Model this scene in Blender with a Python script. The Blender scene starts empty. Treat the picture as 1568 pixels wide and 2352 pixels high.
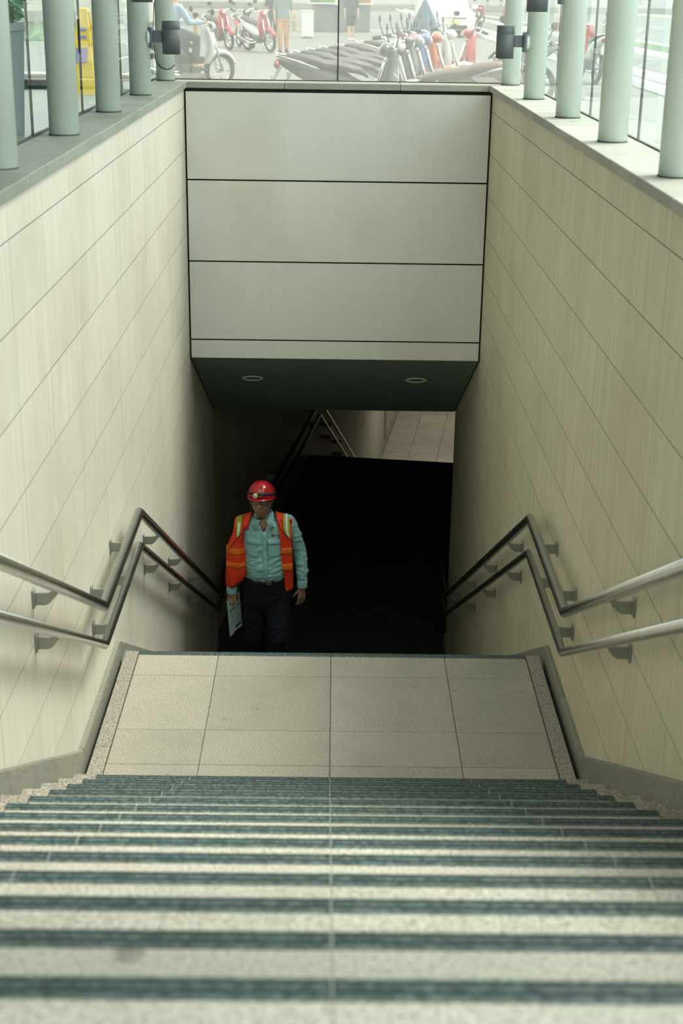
import bpy, bmesh, math, random
from mathutils import Vector, Matrix, noise, Euler
PI = math.pi
SC = bpy.context.scene
COL = SC.collection
random.seed(7)

# ------------------------------------------------------------------ camera
cam_data = bpy.data.cameras.new('camera')
cam = bpy.data.objects.new('camera', cam_data)
COL.objects.link(cam)
F = Vector((0.0073, 0.939, -0.3438)).normalized()
ROLL = math.radians(0.839)
R0 = Vector((F.y, -F.x, 0)).normalized()
U0 = R0.cross(F)
R = R0 * math.cos(ROLL) + U0 * math.sin(ROLL)
U = -R0 * math.sin(ROLL) + U0 * math.cos(ROLL)
m3 = Matrix((R, U, -F)).transposed()
cam.matrix_world = Matrix.Translation((-0.016, -6.813, 3.292)) @ m3.to_4x4()
cam_data.sensor_fit = 'VERTICAL'
cam_data.sensor_height = 36
cam_data.lens = 3262.9 / 2352 * 36
cam_data.clip_start = 0.05
cam_data.clip_end = 600
cam_data.dof.use_dof = True
cam_data.dof.focus_distance = 10.6
cam_data.dof.aperture_fstop = 4.2
SC.camera = cam

# ------------------------------------------------------------------ world, light, exposure
W = bpy.data.worlds.new('overcast_sky')
SC.world = W
W.use_nodes = True
bg = W.node_tree.nodes['Background']
bg.inputs['Color'].default_value = (0.93, 0.985, 0.95, 1)
bg.inputs['Strength'].default_value = 4.0
sun_d = bpy.data.lights.new('hazy_sun', 'SUN')
sun_d.energy = 7.4
sun_d.angle = math.radians(26)
sun_d.color = (1.0, 0.95, 0.83)
sun = bpy.data.objects.new('hazy_sun', sun_d)
COL.objects.link(sun)
sun_dir = Vector((-0.46, -0.25, -0.82))          # light travels from the right, over the coping
sun.rotation_euler = sun_dir.to_track_quat('-Z', 'Y').to_euler()
SC.view_settings.view_transform = 'Standard'
SC.view_settings.look = 'None'
SC.view_settings.gamma = 1
SC.view_settings.exposure = -0.27
SC.view_settings.use_curve_mapping = False

# ------------------------------------------------------------------ materials
def new_mat(name):
    m = bpy.data.materials.new(name); m.use_nodes = True
    return m, m.node_tree, m.node_tree.nodes['Principled BSDF']

def simple(name, col, rough=0.6, metal=0.0, var=0.06, vscale=6, bump=0.0, coat=0, spec=0.5):
    m, nt, b = new_mat(name)
    b.inputs['Roughness'].default_value = rough
    b.inputs['Metallic'].default_value = metal
    b.inputs['Coat Weight'].default_value = coat
    b.inputs['Specular IOR Level'].default_value = spec
    tc = nt.nodes.new('ShaderNodeTexCoord')
    n = nt.nodes.new('ShaderNodeTexNoise'); n.inputs['Scale'].default_value = vscale; n.inputs['Detail'].default_value = 5
    nt.links.new(tc.outputs['Object'], n.inputs['Vector'])
    r = nt.nodes.new('ShaderNodeValToRGB')
    r.color_ramp.elements[0].position = 0.3; r.color_ramp.elements[1].position = 0.7
    r.color_ramp.elements[0].color = tuple(max(0, c * (1 - var)) for c in col) + (1,)
    r.color_ramp.elements[1].color = tuple(min(1, c * (1 + var)) for c in col) + (1,)
    nt.links.new(n.outputs['Fac'], r.inputs['Fac'])
    nt.links.new(r.outputs['Color'], b.inputs['Base Color'])
    if bump:
        bp = nt.nodes.new('ShaderNodeBump'); bp.inputs['Strength'].default_value = bump; bp.inputs['Distance'].default_value = 0.01
        nt.links.new(n.outputs['Fac'], bp.inputs['Height']); nt.links.new(bp.outputs['Normal'], b.inputs['Normal'])
    return m

def granite(name, a, b_, c, scale=120, stain=(0.35, 0.34, 0.30), rough=0.65, stain_amt=0.35, vary=0.08):
    m, nt, b = new_mat(name); N = nt.nodes; L = nt.links
    b.inputs['Roughness'].default_value = rough
    geo = N.new('ShaderNodeNewGeometry')
    n1 = N.new('ShaderNodeTexNoise'); n1.inputs['Scale'].default_value = scale; n1.inputs['Detail'].default_value = 3
    n2 = N.new('ShaderNodeTexNoise'); n2.inputs['Scale'].default_value = 1.7; n2.inputs['Detail'].default_value = 6; n2.inputs['Roughness'].default_value = .65
    n3 = N.new('ShaderNodeTexNoise'); n3.inputs['Scale'].default_value = 9; n3.inputs['Detail'].default_value = 3
    for n in (n1, n2, n3): L.new(geo.outputs['Position'], n.inputs['Vector'])
    r = N.new('ShaderNodeValToRGB'); cr = r.color_ramp
    cr.elements[0].position = .36; cr.elements[0].color = a + (1,)
    cr.elements[1].position = .66; cr.elements[1].color = c + (1,)
    e = cr.elements.new(.5); e.color = b_ + (1,)
    L.new(n1.outputs['Fac'], r.inputs['Fac'])
    r2 = N.new('ShaderNodeValToRGB'); r2.color_ramp.elements[0].position = .45; r2.color_ramp.elements[1].position = .72
    r2.color_ramp.elements[0].color = (0, 0, 0, 1); r2.color_ramp.elements[1].color = (stain_amt,) * 3 + (1,)
    L.new(n2.outputs['Fac'], r2.inputs['Fac'])
    mx = N.new('ShaderNodeMixRGB'); mx.inputs['Color2'].default_value = stain + (1,)
    L.new(r2.outputs['Color'], mx.inputs['Fac']); L.new(r.outputs['Color'], mx.inputs['Color1'])
    r3 = N.new('ShaderNodeValToRGB'); r3.color_ramp.elements[0].position = .70; r3.color_ramp.elements[1].position = .76
    r3.color_ramp.elements[0].color = (0, 0, 0, 1); r3.color_ramp.elements[1].color = (.6, .6, .6, 1)
    L.new(n3.outputs['Fac'], r3.inputs['Fac'])
    mx2 = N.new('ShaderNodeMixRGB'); mx2.inputs['Color2'].default_value = tuple(x * .35 for x in stain) + (1,)
    L.new(r3.outputs['Color'], mx2.inputs['Fac']); L.new(mx.outputs['Color'], mx2.inputs['Color1'])
    oi = N.new('ShaderNodeObjectInfo'); mr = N.new('ShaderNodeMapRange')
    mr.inputs['To Min'].default_value = 1 - vary; mr.inputs['To Max'].default_value = 1 + vary
    L.new(oi.outputs['Random'], mr.inputs['Value'])
    hs = N.new('ShaderNodeHueSaturation'); L.new(mr.outputs['Result'], hs.inputs['Value']); L.new(mx2.outputs['Color'], hs.inputs['Color'])
    L.new(hs.outputs['Color'], b.inputs['Base Color'])
    bp = N.new('ShaderNodeBump'); bp.inputs['Strength'].default_value = .15; bp.inputs['Distance'].default_value = .003
    L.new(n1.outputs['Fac'], bp.inputs['Height']); L.new(bp.outputs['Normal'], b.inputs['Normal'])
    return m

def travertine(name, col, streak=.10, vary=.035, rough=.55):
    m, nt, b = new_mat(name); N = nt.nodes; L = nt.links
    b.inputs['Roughness'].default_value = rough; b.inputs['Specular IOR Level'].default_value = .35
    geo = N.new('ShaderNodeNewGeometry'); mp = N.new('ShaderNodeMapping'); mp.inputs['Scale'].default_value = (22, 22, 1.1)
    n1 = N.new('ShaderNodeTexNoise'); n1.inputs['Scale'].default_value = 1; n1.inputs['Detail'].default_value = 6; n1.inputs['Roughness'].default_value = .6
    oi = N.new('ShaderNodeObjectInfo')
    ad = N.new('ShaderNodeVectorMath'); ad.operation = 'ADD'
    sc = N.new('ShaderNodeMath'); sc.operation = 'MULTIPLY'; sc.inputs[1].default_value = 30
    L.new(oi.outputs['Random'], sc.inputs[0]); L.new(sc.outputs[0], ad.inputs[1])
    L.new(geo.outputs['Position'], mp.inputs['Vector']); L.new(mp.outputs['Vector'], ad.inputs[0]); L.new(ad.outputs['Vector'], n1.inputs['Vector'])
    r = N.new('ShaderNodeValToRGB'); r.color_ramp.elements[0].position = .3; r.color_ramp.elements[1].position = .7
    r.color_ramp.elements[0].color = tuple(c * (1 - streak) for c in col) + (1,); r.color_ramp.elements[1].color = tuple(c * (1 + streak * .5) for c in col) + (1,)
    L.new(n1.outputs['Fac'], r.inputs['Fac'])
    n2 = N.new('ShaderNodeTexNoise'); n2.inputs['Scale'].default_value = 1.3; n2.inputs['Detail'].default_value = 5
    L.new(geo.outputs['Position'], n2.inputs['Vector'])
    r2 = N.new('ShaderNodeValToRGB'); r2.color_ramp.elements[0].position = .48; r2.color_ramp.elements[1].position = .75
    r2.color_ramp.elements[0].color = (0, 0, 0, 1); r2.color_ramp.elements[1].color = (.45, .45, .45, 1)
    L.new(n2.outputs['Fac'], r2.inputs['Fac'])
    mx = N.new('ShaderNodeMixRGB'); mx.inputs['Color2'].default_value = (col[0] * .72, col[1] * .68, col[2] * .6, 1)
    L.new(r2.outputs['Color'], mx.inputs['Fac']); L.new(r.outputs['Color'], mx.inputs['Color1'])
    mr = N.new('ShaderNodeMapRange'); mr.inputs['To Min'].default_value = 1 - vary; mr.inputs['To Max'].default_value = 1 + vary
    L.new(oi.outputs['Random'], mr.inputs['Value'])
    hs = N.new('ShaderNodeHueSaturation'); L.new(mr.outputs['Result'], hs.inputs['Value']); L.new(mx.outputs['Color'], hs.inputs['Color'])
    L.new(hs.outputs['Color'], b.inputs['Base Color'])
    return m

def glass_mat(name, tint, dust, dust_col=(.8, .82, .8), refl=.08, rough=.02):
    """thin pane: light passes, a little mirror reflection, and a film of pale dust that scatters"""
    m = bpy.data.materials.new(name); m.use_nodes = True; nt = m.node_tree; N = nt.nodes; L = nt.links
    N.remove(N['Principled BSDF']); out = N['Material Output']
    tr = N.new('ShaderNodeBsdfTransparent'); tr.inputs['Color'].default_value = tint + (1,)
    gl = N.new('ShaderNodeBsdfGlossy'); gl.inputs['Roughness'].default_value = rough
    df = N.new('ShaderNodeBsdfDiffuse'); df.inputs['Color'].default_value = dust_col + (1,)
    tl = N.new('ShaderNodeBsdfTranslucent'); tl.inputs['Color'].default_value = dust_col + (1,)
    fr = N.new('ShaderNodeFresnel'); fr.inputs['IOR'].default_value = 1.0 + refl * 5
    g0 = N.new('ShaderNodeNewGeometry'); inv = N.new('ShaderNodeMath'); inv.operation = 'SUBTRACT'; inv.inputs[0].default_value = 1; L.new(g0.outputs['Backfacing'], inv.inputs[1])
    ff = N.new('ShaderNodeMath'); ff.operation = 'MULTIPLY'; L.new(fr.outputs[0], ff.inputs[0]); L.new(inv.outputs[0], ff.inputs[1])
    m1 = N.new('ShaderNodeMixShader'); L.new(ff.outputs[0], m1.inputs[0]); L.new(tr.outputs[0], m1.inputs[1]); L.new(gl.outputs[0], m1.inputs[2])
    m2 = N.new('ShaderNodeMixShader'); m2.inputs[0].default_value = .7; L.new(df.outputs[0], m2.inputs[1]); L.new(tl.outputs[0], m2.inputs[2])
    geo = N.new('ShaderNodeNewGeometry'); n = N.new('ShaderNodeTexNoise'); n.inputs['Scale'].default_value = 5; n.inputs['Detail'].default_value = 8; n.inputs['Roughness'].default_value = .8
    L.new(geo.outputs['Position'], n.inputs['Vector'])
    mr = N.new('ShaderNodeMapRange'); mr.inputs['From Min'].default_value = .3; mr.inputs['From Max'].default_value = .7
    mr.inputs['To Min'].default_value = dust * .75; mr.inputs['To Max'].default_value = dust * 1.25
    L.new(n.outputs['Fac'], mr.inputs['Value'])
    m3_ = N.new('ShaderNodeMixShader'); L.new(mr.outputs['Result'], m3_.inputs[0]); L.new(m1.outputs[0], m3_.inputs[1]); L.new(m2.outputs[0], m3_.inputs[2])
    L.new(m3_.outputs[0], out.inputs['Surface'])
    return m

M = {}
M['tile_l'] = travertine('cream_wall_tile', (.645, .615, .54))
M['tile_r'] = travertine('sand_wall_tile', (.68, .63, .475), streak=.13)
M['grout'] = simple('tile_joint', (.07, .075, .065), .9)
M['grout_light'] = simple('pale_grout', (.42, .43, .38), .9)
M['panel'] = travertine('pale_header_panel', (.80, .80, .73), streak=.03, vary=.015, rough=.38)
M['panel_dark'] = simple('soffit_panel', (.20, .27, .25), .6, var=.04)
M['black_gap'] = simple('black_joint', (.012, .018, .018), .8)
M['granite'] = granite('beige_granite', (.23, .205, .165), (.40, .37, .31), (.52, .48, .405), 190, (.24, .25, .20), stain_amt=.55)
M['granite_step'] = granite('step_granite', (.33, .30, .25), (.55, .51, .44), (.68, .64, .56), 150, (.34, .35, .29), stain_amt=.5)
M['granite_cope_shade'] = granite('shaded_stained_granite', (.18, .20, .17), (.265, .29, .25), (.34, .36, .32), 180, (.17, .19, .15), stain_amt=.7)  # darker copy of coping granite: left side's shade put into colour, plus dirt
M['granite_pink'] = granite('pink_granite', (.16, .14, .118), (.33, .295, .25), (.47, .43, .365), 110, (.3, .28, .22))
M['granite_grey'] = granite('grey_granite', (.14, .145, .12), (.25, .245, .205), (.35, .335, .28), 170, (.2, .21, .18))
M['granite_cope'] = granite('coping_granite', (.31, .295, .255), (.41, .39, .345), (.49, .47, .42), 180, (.26, .27, .23), stain_amt=.7)
M['nosing'] = granite('teal_nosing_granite', (.03, .05, .05), (.07, .105, .10), (.14, .18, .17), 70, (.06, .09, .085))
M['groove'] = simple('nosing_groove', (.016, .04, .042), .8)
M['steel'] = simple('brushed_steel', (.60, .61, .59), .22, 1.0, var=.08, vscale=14)
M['bracket'] = simple('bracket_steel', (.34, .36, .32), .5, .55, var=.05)
M['column'] = simple('pale_green_paint', (.70, .80, .74), .35, 0, var=.04, vscale=3, spec=.5)
M['lamp_grey'] = simple('lamp_grey_paint', (.13, .15, .16), .45)
M['white_paint'] = simple('white_paint', (.78, .80, .76), .5)
M['black'] = simple('black_plastic', (.02, .022, .022), .5)
M['rubber'] = simple('tyre_rubber', (.03, .03, .03), .85)
M['ceiling'] = simple('shade_canopy', (.35, .38, .36), .8)
M['concrete'] = simple('shade_dark_concrete', (.045, .05, .046), .95, var=.1, vscale=2)  # near black: darkness of the unlit lower landing is put into this colour
M['asphalt'] = simple('street_asphalt', (.13, .142, .138), .9, var=.12, vscale=.6)
M['paving'] = granite('plaza_paving', (.115, .117, .11), (.142, .144, .136), (.168, .17, .16), 18, (.22, .24, .21))
M['grass'] = simple('grass', (.06, .11, .05), .95, var=.4, vscale=5)
M['leaf'] = simple('leaf_green', (.035, .13, .05), .6, var=.4, vscale=9)
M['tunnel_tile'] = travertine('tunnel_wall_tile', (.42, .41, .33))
M['glass_back'] = glass_mat('dusty_glass', (.78, .785, .765), .14, (.92, .93, .89), .08)
M['glass_left'] = glass_mat('left_glass', (.88, .95, .94), .03, (.8, .86, .83), .07)
M['glass_side'] = glass_mat('side_glass', (.90, .95, .94), .07, (.85, .9, .87), .08)

# ------------------------------------------------------------------ mesh builder
class MB:
    def __init__(s): s.v = []; s.f = []; s.sm = []; s.mi = []; s.cur = 0
    def add(s, vs, fs, smooth=False):
        o = len(s.v); s.v += [Vector(v) for v in vs]
        for f in fs: s.f.append([i + o for i in f]); s.sm.append(smooth); s.mi.append(s.cur)
        return s
    def box(s, x0, x1, y0, y1, z0, z1):
        return s.add([(x0, y0, z0), (x1, y0, z0), (x1, y1, z0), (x0, y1, z0), (x0, y0, z1), (x1, y0, z1), (x1, y1, z1), (x0, y1, z1)],
                     [(0, 3, 2, 1), (4, 5, 6, 7), (0, 1, 5, 4), (1, 2, 6, 5), (2, 3, 7, 6), (3, 0, 4, 7)])
    def cbox(s, x0, x1, y0, y1, z0, z1, c=.003):
        """box with chamfered edges along every side (rounded slab)"""
        bm = bmesh.new(); bmesh.ops.create_cube(bm, size=1)
        bmesh.ops.scale(bm, vec=(x1 - x0, y1 - y0, z1 - z0), verts=bm.verts)
        bmesh.ops.translate(bm, vec=((x0 + x1) / 2, (y0 + y1) / 2, (z0 + z1) / 2), verts=bm.verts)
        bmesh.ops.bevel(bm, geom=bm.edges[:] , offset=c, segments=1, affect='EDGES', profile=.5)
        bm.verts.index_update()
        s.add([v.co.copy() for v in bm.verts], [[v.index for v in f.verts] for f in bm.faces]); bm.free(); return s
    def prism(s, poly, a0, a1, plane='xz'):
        """poly extruded along the remaining axis"""
        def P(u, w, a): return (u, a, w) if plane == 'xz' else ((a, u, w) if plane == 'yz' else (u, w, a))
        n = len(poly); vs = [P(u, w, a0) for u, w in poly] + [P(u, w, a1) for u, w in poly]
        fs = [list(range(n))[::-1], list(range(n, 2 * n))] + [(i, (i + 1) % n, n + (i + 1) % n, n + i) for i in range(n)]
        return s.add(vs, fs)
    def loft(s, rings, caps=True, smooth=True, closed=True):
        n = len(rings[0]); vs = [p for r in rings for p in r]; fs = []
        for k in range(len(rings) - 1):
            for i in range(n if closed else n - 1):
                j = (i + 1) % n; fs.append((k * n + i, k * n + j, (k + 1) * n + j, (k + 1) * n + i))
        s.add(vs, fs, smooth)
        if caps:
            o = len(s.v) - len(vs)
            s.f.append([o + i for i in range(n)][::-1]); s.sm.append(False); s.mi.append(s.cur)
            s.f.append([o + (len(rings) - 1) * n + i for i in range(n)]); s.sm.append(False); s.mi.append(s.cur)
        return s
    def tube(s, path, r, n=10, caps=True, mitre=True):
        path = [Vector(p) for p in path]; rr = r if isinstance(r, (list, tuple)) else [r] * len(path)
        rings = []; up = None
        for i, p in enumerate(path):
            a = (p - path[i - 1]).normalized() if i else None
            b = (path[i + 1] - p).normalized() if i < len(path) - 1 else None
            t = (a + b).normalized() if a and b and (a + b).length > 1e-6 else (a or b)
            if up is None:
                up = Vector((0, 0, 1)) if abs(t.z) < .9 else Vector((1, 0, 0))
            u = (up - t * up.dot(t)).normalized(); w = t.cross(u); up = u
            k = 1
            ring = []
            for j in range(n):
                q = u * math.cos(2 * PI * j / n) + w * math.sin(2 * PI * j / n)
                if mitre and a and b:
                    bis = (b - a)
                    if bis.length > 1e-4:
                        bn = bis.normalized(); c = max(.35, math.sqrt(max(0, (1 + a.dot(b)) / 2)))
                        q = q + bn * q.dot(bn) * (1 / c - 1)
                ring.append(p + q * rr[i])
            rings.append(ring)
        return s.loft(rings, caps)
    def cyl(s, p0, p1, r0, r1=None, n=16): return s.tube([p0, p1], [r0, r0 if r1 is None else r1], n)
    def ell(s, c, r, nu=16, nv=10, rot=None, zmin=-1, zmax=1):
        c = Vector(c); vs = []; fs = []
        t0 = math.asin(max(-1, zmin)); t1 = math.asin(min(1, zmax)); rings = []
        for k in range(nv + 1):
            t = t0 + (t1 - t0) * k / nv; ring = []
            for i in range(nu):
                p = Vector((max(math.cos(t), 1e-4) * math.cos(2 * PI * i / nu) * r[0], max(math.cos(t), 1e-4) * math.sin(2 * PI * i / nu) * r[1], math.sin(t) * r[2]))
                if rot: p = rot @ p
                ring.append(c + p)
            rings.append(ring)
        return s.loft(rings, True)
    def torus(s, c, R_, r, axis='y', n=24, m=8):
        c = Vector(c); rings = []
        for i in range(n + 1):
            a = 2 * PI * i / n; ring = []
            for j in range(m):
                b = 2 * PI * j / m; d = R_ + r * math.cos(b); h = r * math.sin(b)
                p = {'x': (h, d * math.cos(a), d * math.sin(a)), 'y': (d * math.cos(a), h, d * math.sin(a)), 'z': (d * math.cos(a), d * math.sin(a), h)}[axis]
                ring.append(c + Vector(p))
            rings.append(ring)
        return s.loft(rings, False)
    def mesh(s, name, mats, shift=None):
        me = bpy.data.meshes.new(name)
        vs = s.v if shift is None else [v - shift for v in s.v]
        me.from_pydata([tuple(v) for v in vs], [], s.f)
        bm = bmesh.new(); bm.from_mesh(me)
        bmesh.ops.recalc_face_normals(bm, faces=bm.faces); bm.to_mesh(me); bm.free()
        me.polygons.foreach_set('use_smooth', s.sm); me.polygons.foreach_set('material_index', s.mi)
        for m in (mats if isinstance(mats, (list, tuple)) else [mats]): me.materials.append(m)
        me.update(); return me
    def build(s, name, mats, parent=None, shift=None):
        return link(name, s.mesh(name, mats, shift), parent)

def link(name, data, parent=None, loc=None):
    o = bpy.data.objects.new(name, data); COL.objects.link(o)
    if parent: o.parent = parent
    if loc is not None: o.location = loc
    return o
def struct(o): o['kind'] = 'structure'; return o
def tag(o, label, cat, group=None):
    o['label'] = label; o['category'] = cat
    if group: o['group'] = group
    return o
def empty(name, loc=(0, 0, 0), rz=0):
    o = link(name, None, None, loc); o.empty_display_size = .2; o.rotation_euler = (0, 0, rz); return o
def copy_tree(o, parent=None):
    c = o.copy(); COL.objects.link(c); c.parent = parent
    for ch in list(CH.get(o.name, [])) or [x for x in o.children]: copy_tree(ch, c)
    return c
CH = {}

# ------------------------------------------------------------------ dimensions
HW = 1.146            # half width between tile faces
ZC = 2.61             # underside of the coping
ZT = 2.655            # top of the coping
YB = 4.154            # header wall plane
G = 1.79              # street level
RI, TR = 0.158, 0.301
Y1 = -1.532           # nose of the first step up from the landing
YS = 6.12             # lower end of the soffit
ZS = -0.42
def nose_z1(y): return RI + (Y1 - y) * RI / TR      # nosing line, upper flight
def nose_z2(y): return -RI / .3 * y                # nosing line, lower flight
Z2 = -18 * RI         # lower landing
ZF = -5.9             # platform floor beyond

# ------------------------------------------------------------------ walls of the stairwell
def skirt_top(y, s=0):
    if y < -1.16: return .062 + (-1.16 - y) * .514
    if y > 0: return .058 - y * .527
    return .060
tile_mesh = {}
def wall(side, name, mat, phase):
    s = side; x = HW * s
    b = MB(); b.box(min(x + s * .0006, x + s * .20), max(x + s * .0006, x + s * .20), -7.6, YS if s > 0 else YS, Z2 - .3, ZC - .0)
    w = struct(b.build(name, M['grout']))
    zs = [ZC] + [2.468 - .3076 * k for k in range(19)]
    ys = [phase + .6 * k for k in range(-10, 16)]
    for i in range(len(ys) - 1):
        y0, y1 = max(ys[i], -7.55), min(ys[i + 1], YS)
        if y1 - y0 < .03: continue
        for k in range(len(zs) - 1):
            z1, z0 = zs[k], zs[k + 1]
            if z1 < min(skirt_top(y0), skirt_top(y1), 3 if y1 < 5.4 else Z2 + .1) - .02: continue
            if y0 > 5.2 and z1 < Z2 + .02: continue
            if y0 >= YB and z0 > .56 - .49 * (y0 - YB) + .3: continue
            key = (mat.name, round(y1 - y0, 3), round(z1 - z0, 3))
            if key not in tile_mesh:
                t = MB(); hy, hz = (y1 - y0) / 2 - .0016, (z1 - z0) / 2 - .002
                c = .0004
                if s > 0: X0, X1, X2 = .022, c, 0
                else: X0, X1, X2 = -.022, -c, 0
                vs = []
                for X, d in ((X0, 0), (X1, 0), (X2, c)):
                    vs += [(X, -hy + d, -hz + d), (X, hy - d, -hz + d), (X, hy - d, hz - d), (X, -hy + d, hz - d)]
                t.add(vs, [(0, 1, 5, 4), (1, 2, 6, 5), (2, 3, 7, 6), (3, 0, 4, 7), (4, 5, 9, 8), (5, 6, 10, 9), (6, 7, 11, 10), (7, 4, 8, 11), (8, 9, 10, 11)])
                tile_mesh[key] = t.mesh('tile', mat)
            link('tile', tile_mesh[key], w, (x + s * random.uniform(0, .0002), (y0 + y1) / 2, (z0 + z1) / 2))
    # outside face up to the coping, above street level
    return w
wall(-1, 'wall_left', M['tile_l'], -1.849)
wall(1, 'wall_right', M['tile_r'], -1.88)

# granite skirting that follows landing and flights
for s, nm in ((-1, 'baseboard_left'), (1, 'baseboard_right')):
    path = [(-7.0, skirt_top(-7.0)), (-1.16, .062), (0, .058), (5.45, skirt_top(5.45)), (6.1, Z2 + .13)]
    b = MB()
    rings = []
    for y, z in path:
        zb = z - .42 if y < -1.3 or y > .3 else z - .40
        rings.append([(s * HW, y, zb), (s * 1.103, y, zb), (s * 1.122, y, z - .006), (s * 1.126, y, z), (s * HW, y, z)])
    base = struct(MB().loft([[Vector(p) + Vector((s * .004, 0, -.01)) for p in r] for r in rings], True, False).build(nm, M['granite_grey']))
    # separate stone pieces with fine joints
    cuts = [-7.0, -6.1, -5.2, -4.3, -3.4, -2.5, -1.75, -1.16, -.58, 0, .9, 1.9, 2.9, 3.9, 4.9, 5.45, 6.1]
    def at(y):
        z = skirt_top(y) if y < 5.45 else (skirt_top(5.45) + (Z2 + .13 - skirt_top(5.45)) * (y - 5.45) / .65)
        zb = z - .42 if y < -1.3 or y > .3 else z - .40
        return [Vector((s * HW, y, zb)), Vector((s * 1.103, y, zb)), Vector((s * 1.122, y, z - .006)), Vector((s * 1.126, y, z)), Vector((s * HW, y, z))]
    for a, c in zip(cuts[:-1], cuts[1:]):
        q = MB(); q.loft([at(a + .0012 if a not in (-1.16, 0) else a), at(c - .0012 if c not in (-1.16, 0) else c)], True, False)
        q.build('skirting_stone', M['granite_grey'], base)

# ------------------------------------------------------------------ landing
XE = [-1.02, -.60, -.008, .59, 1.02]
b = MB(); b.box(-1.10, 1.10, -1.60, -.004, -.30, -.022)
landing = struct(b.build('floor', M['black_gap']))
YE = [-1.53, -1.168, -.845, -.278, -.042]
for i in range(4):
    for k in range(4):
        MB().cbox(XE[i] + .0015, XE[i + 1] - .0015, YE[k] + .0012, YE[k + 1] - .0012, -.022, random.uniform(-.0006, 0), .001).build('floor_tile', M['granite'], landing)
for s in (-1, 1):
    for a, c in ((-1.53, -1.02), (-1.02, -.35), (-.35, -.001)):
        x0, x1 = sorted((s * 1.024, s * 1.094))
        MB().cbox(x0, x1, a + .001, c - .001, -.022, .001, .001).build('border_stone', M['granite_pink'], landing)

def nosing_profile(y, z, w=.040, g=((.004, .010), (.020, .027)), d=.003, sgn=1):
    """cross-section (y, z): nose at y, going back towards -y (upper side)"""
    pts = [(y, z - .03), (y, z)]
    for a, c in g: pts += [(y - a, z), (y - a - .0005, z - d), (y - c + .0005, z - d), (y - c, z)]
    pts += [(y - w, z), (y - w, z - .03)]
    return pts
def nosing(parent, x0, x1, y, z, mat, w=.040):
    b = MB()
    prof = nosing_profile(y, z, w)
    b.prism(prof, x0, x1, 'yz')
    n = b.build('nosing', mat, parent)
    return n
def add_grooves(parent, x0, x1, y, z, name='groove'):
    b = MB()
    for a, c in ((.004, .010), (.020, .027)): b.box(x0 + .002, x1 - .002, y - c + .0006, y - a - .0006, z - .0029, z - .0012)
    return b.build(name, M['groove'], parent)

NX = [-.995, -.60, -.008, .59, .995]
for i in range(4):
    n = nosing(landing, XE[i] + .001, XE[i + 1] - .001, 0, .0, M['nosing'])
    add_grooves(n, XE[i] + .001, XE[i + 1] - .001, 0, 0)

# ------------------------------------------------------------------ staircases
M['granite_shaded'] = granite('shaded_step_granite', (.03, .035, .032), (.07, .075, .068), (.11, .115, .10), 110, (.04, .045, .04))  # step stone darkened in colour so the depths of the stairwell stay dark
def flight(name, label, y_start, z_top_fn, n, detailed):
    gs, gp, gb_ = (M['granite_step'], M['granite_pink'], M['granite']) if detailed else (M['granite_shaded'],) * 3
    """n steps; step k has its nose at (y, z)"""
    st = tag(empty(name, (0, 0, 0)), label, 'stairs')
    for k in range(n):
        y, z = z_top_fn(k)
        blk = MB(); blk.box(-1.10, 1.10, y - TR - .03, y - .002, z - RI - .12, z - .022)
        step = blk.build('step', gb_, st)
        xs = NX
        for i in range(4):
            MB().cbox(xs[i] + .0012, xs[i + 1] - .0012, y - TR + .001, y - .0405, z - .022, z + random.uniform(-.0005, .0005), .001).build('tread_slab', gs, step)
            nz = nosing(step, xs[i] + (.001 if i else 0), xs[i + 1] - .001, y, z, M['nosing'])
            gb = MB()
        gb = MB()
        for i in range(4):
            for a, c in ((.004, .010), (.020, .027)): gb.box(xs[i] + .012, xs[i + 1] - .012, y - c + .0006, y - a - .0006, z - .0029, z - .0008)
        gb.build('groove', M['groove'], step)
        for xx in xs[1:4] if detailed else ():
            MB().box(xx - .0012, xx + .001, y - TR + .002, y - .001, z - .02, z - .0008).build('grout_line', M['grout_light'], step)
        for s in (-1, 1):
            x0, x1 = sorted((s * .997, s * 1.092))
            MB().cbox(x0, x1, y - TR + .001, y + .002, z - RI + .0, z + .002, .001).build('border_stone', gp, step)
    return st
flight('staircase', 'upper flight of granite steps with dark teal nosing strips, below the camera', 0, lambda k: (Y1 - TR * k, RI * (k + 1)), 14, True)
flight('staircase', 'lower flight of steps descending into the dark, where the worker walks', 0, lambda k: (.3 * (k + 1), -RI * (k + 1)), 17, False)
# upper floor around the head of the stairs
yt = Y1 - TR * 14
b = MB(); b.box(-1.39, 1.39, -8.5, yt + TR - .301, RI * 14 - .2, RI * 14 - .0)
struct(b.build('floor', M['granite']))

# ------------------------------------------------------------------ header wall and soffit
b = MB(); b.box(-HW - .02, HW + .02, YB + .02, YB + .22, .565, 2.62)
hw = struct(b.build('wall_back', M['black_gap']))
zs = [2.598, 1.941, 1.324, .708, .562]
for k in range(4):
    t = zs[k] - (.006 if k else .014); bo = zs[k + 1] + (.006 if k < 3 else 0)
    MB().cbox(-HW + .013, HW - .013, YB, YB + .02, bo, t, .002).build('panel', M['panel'], hw)
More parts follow.
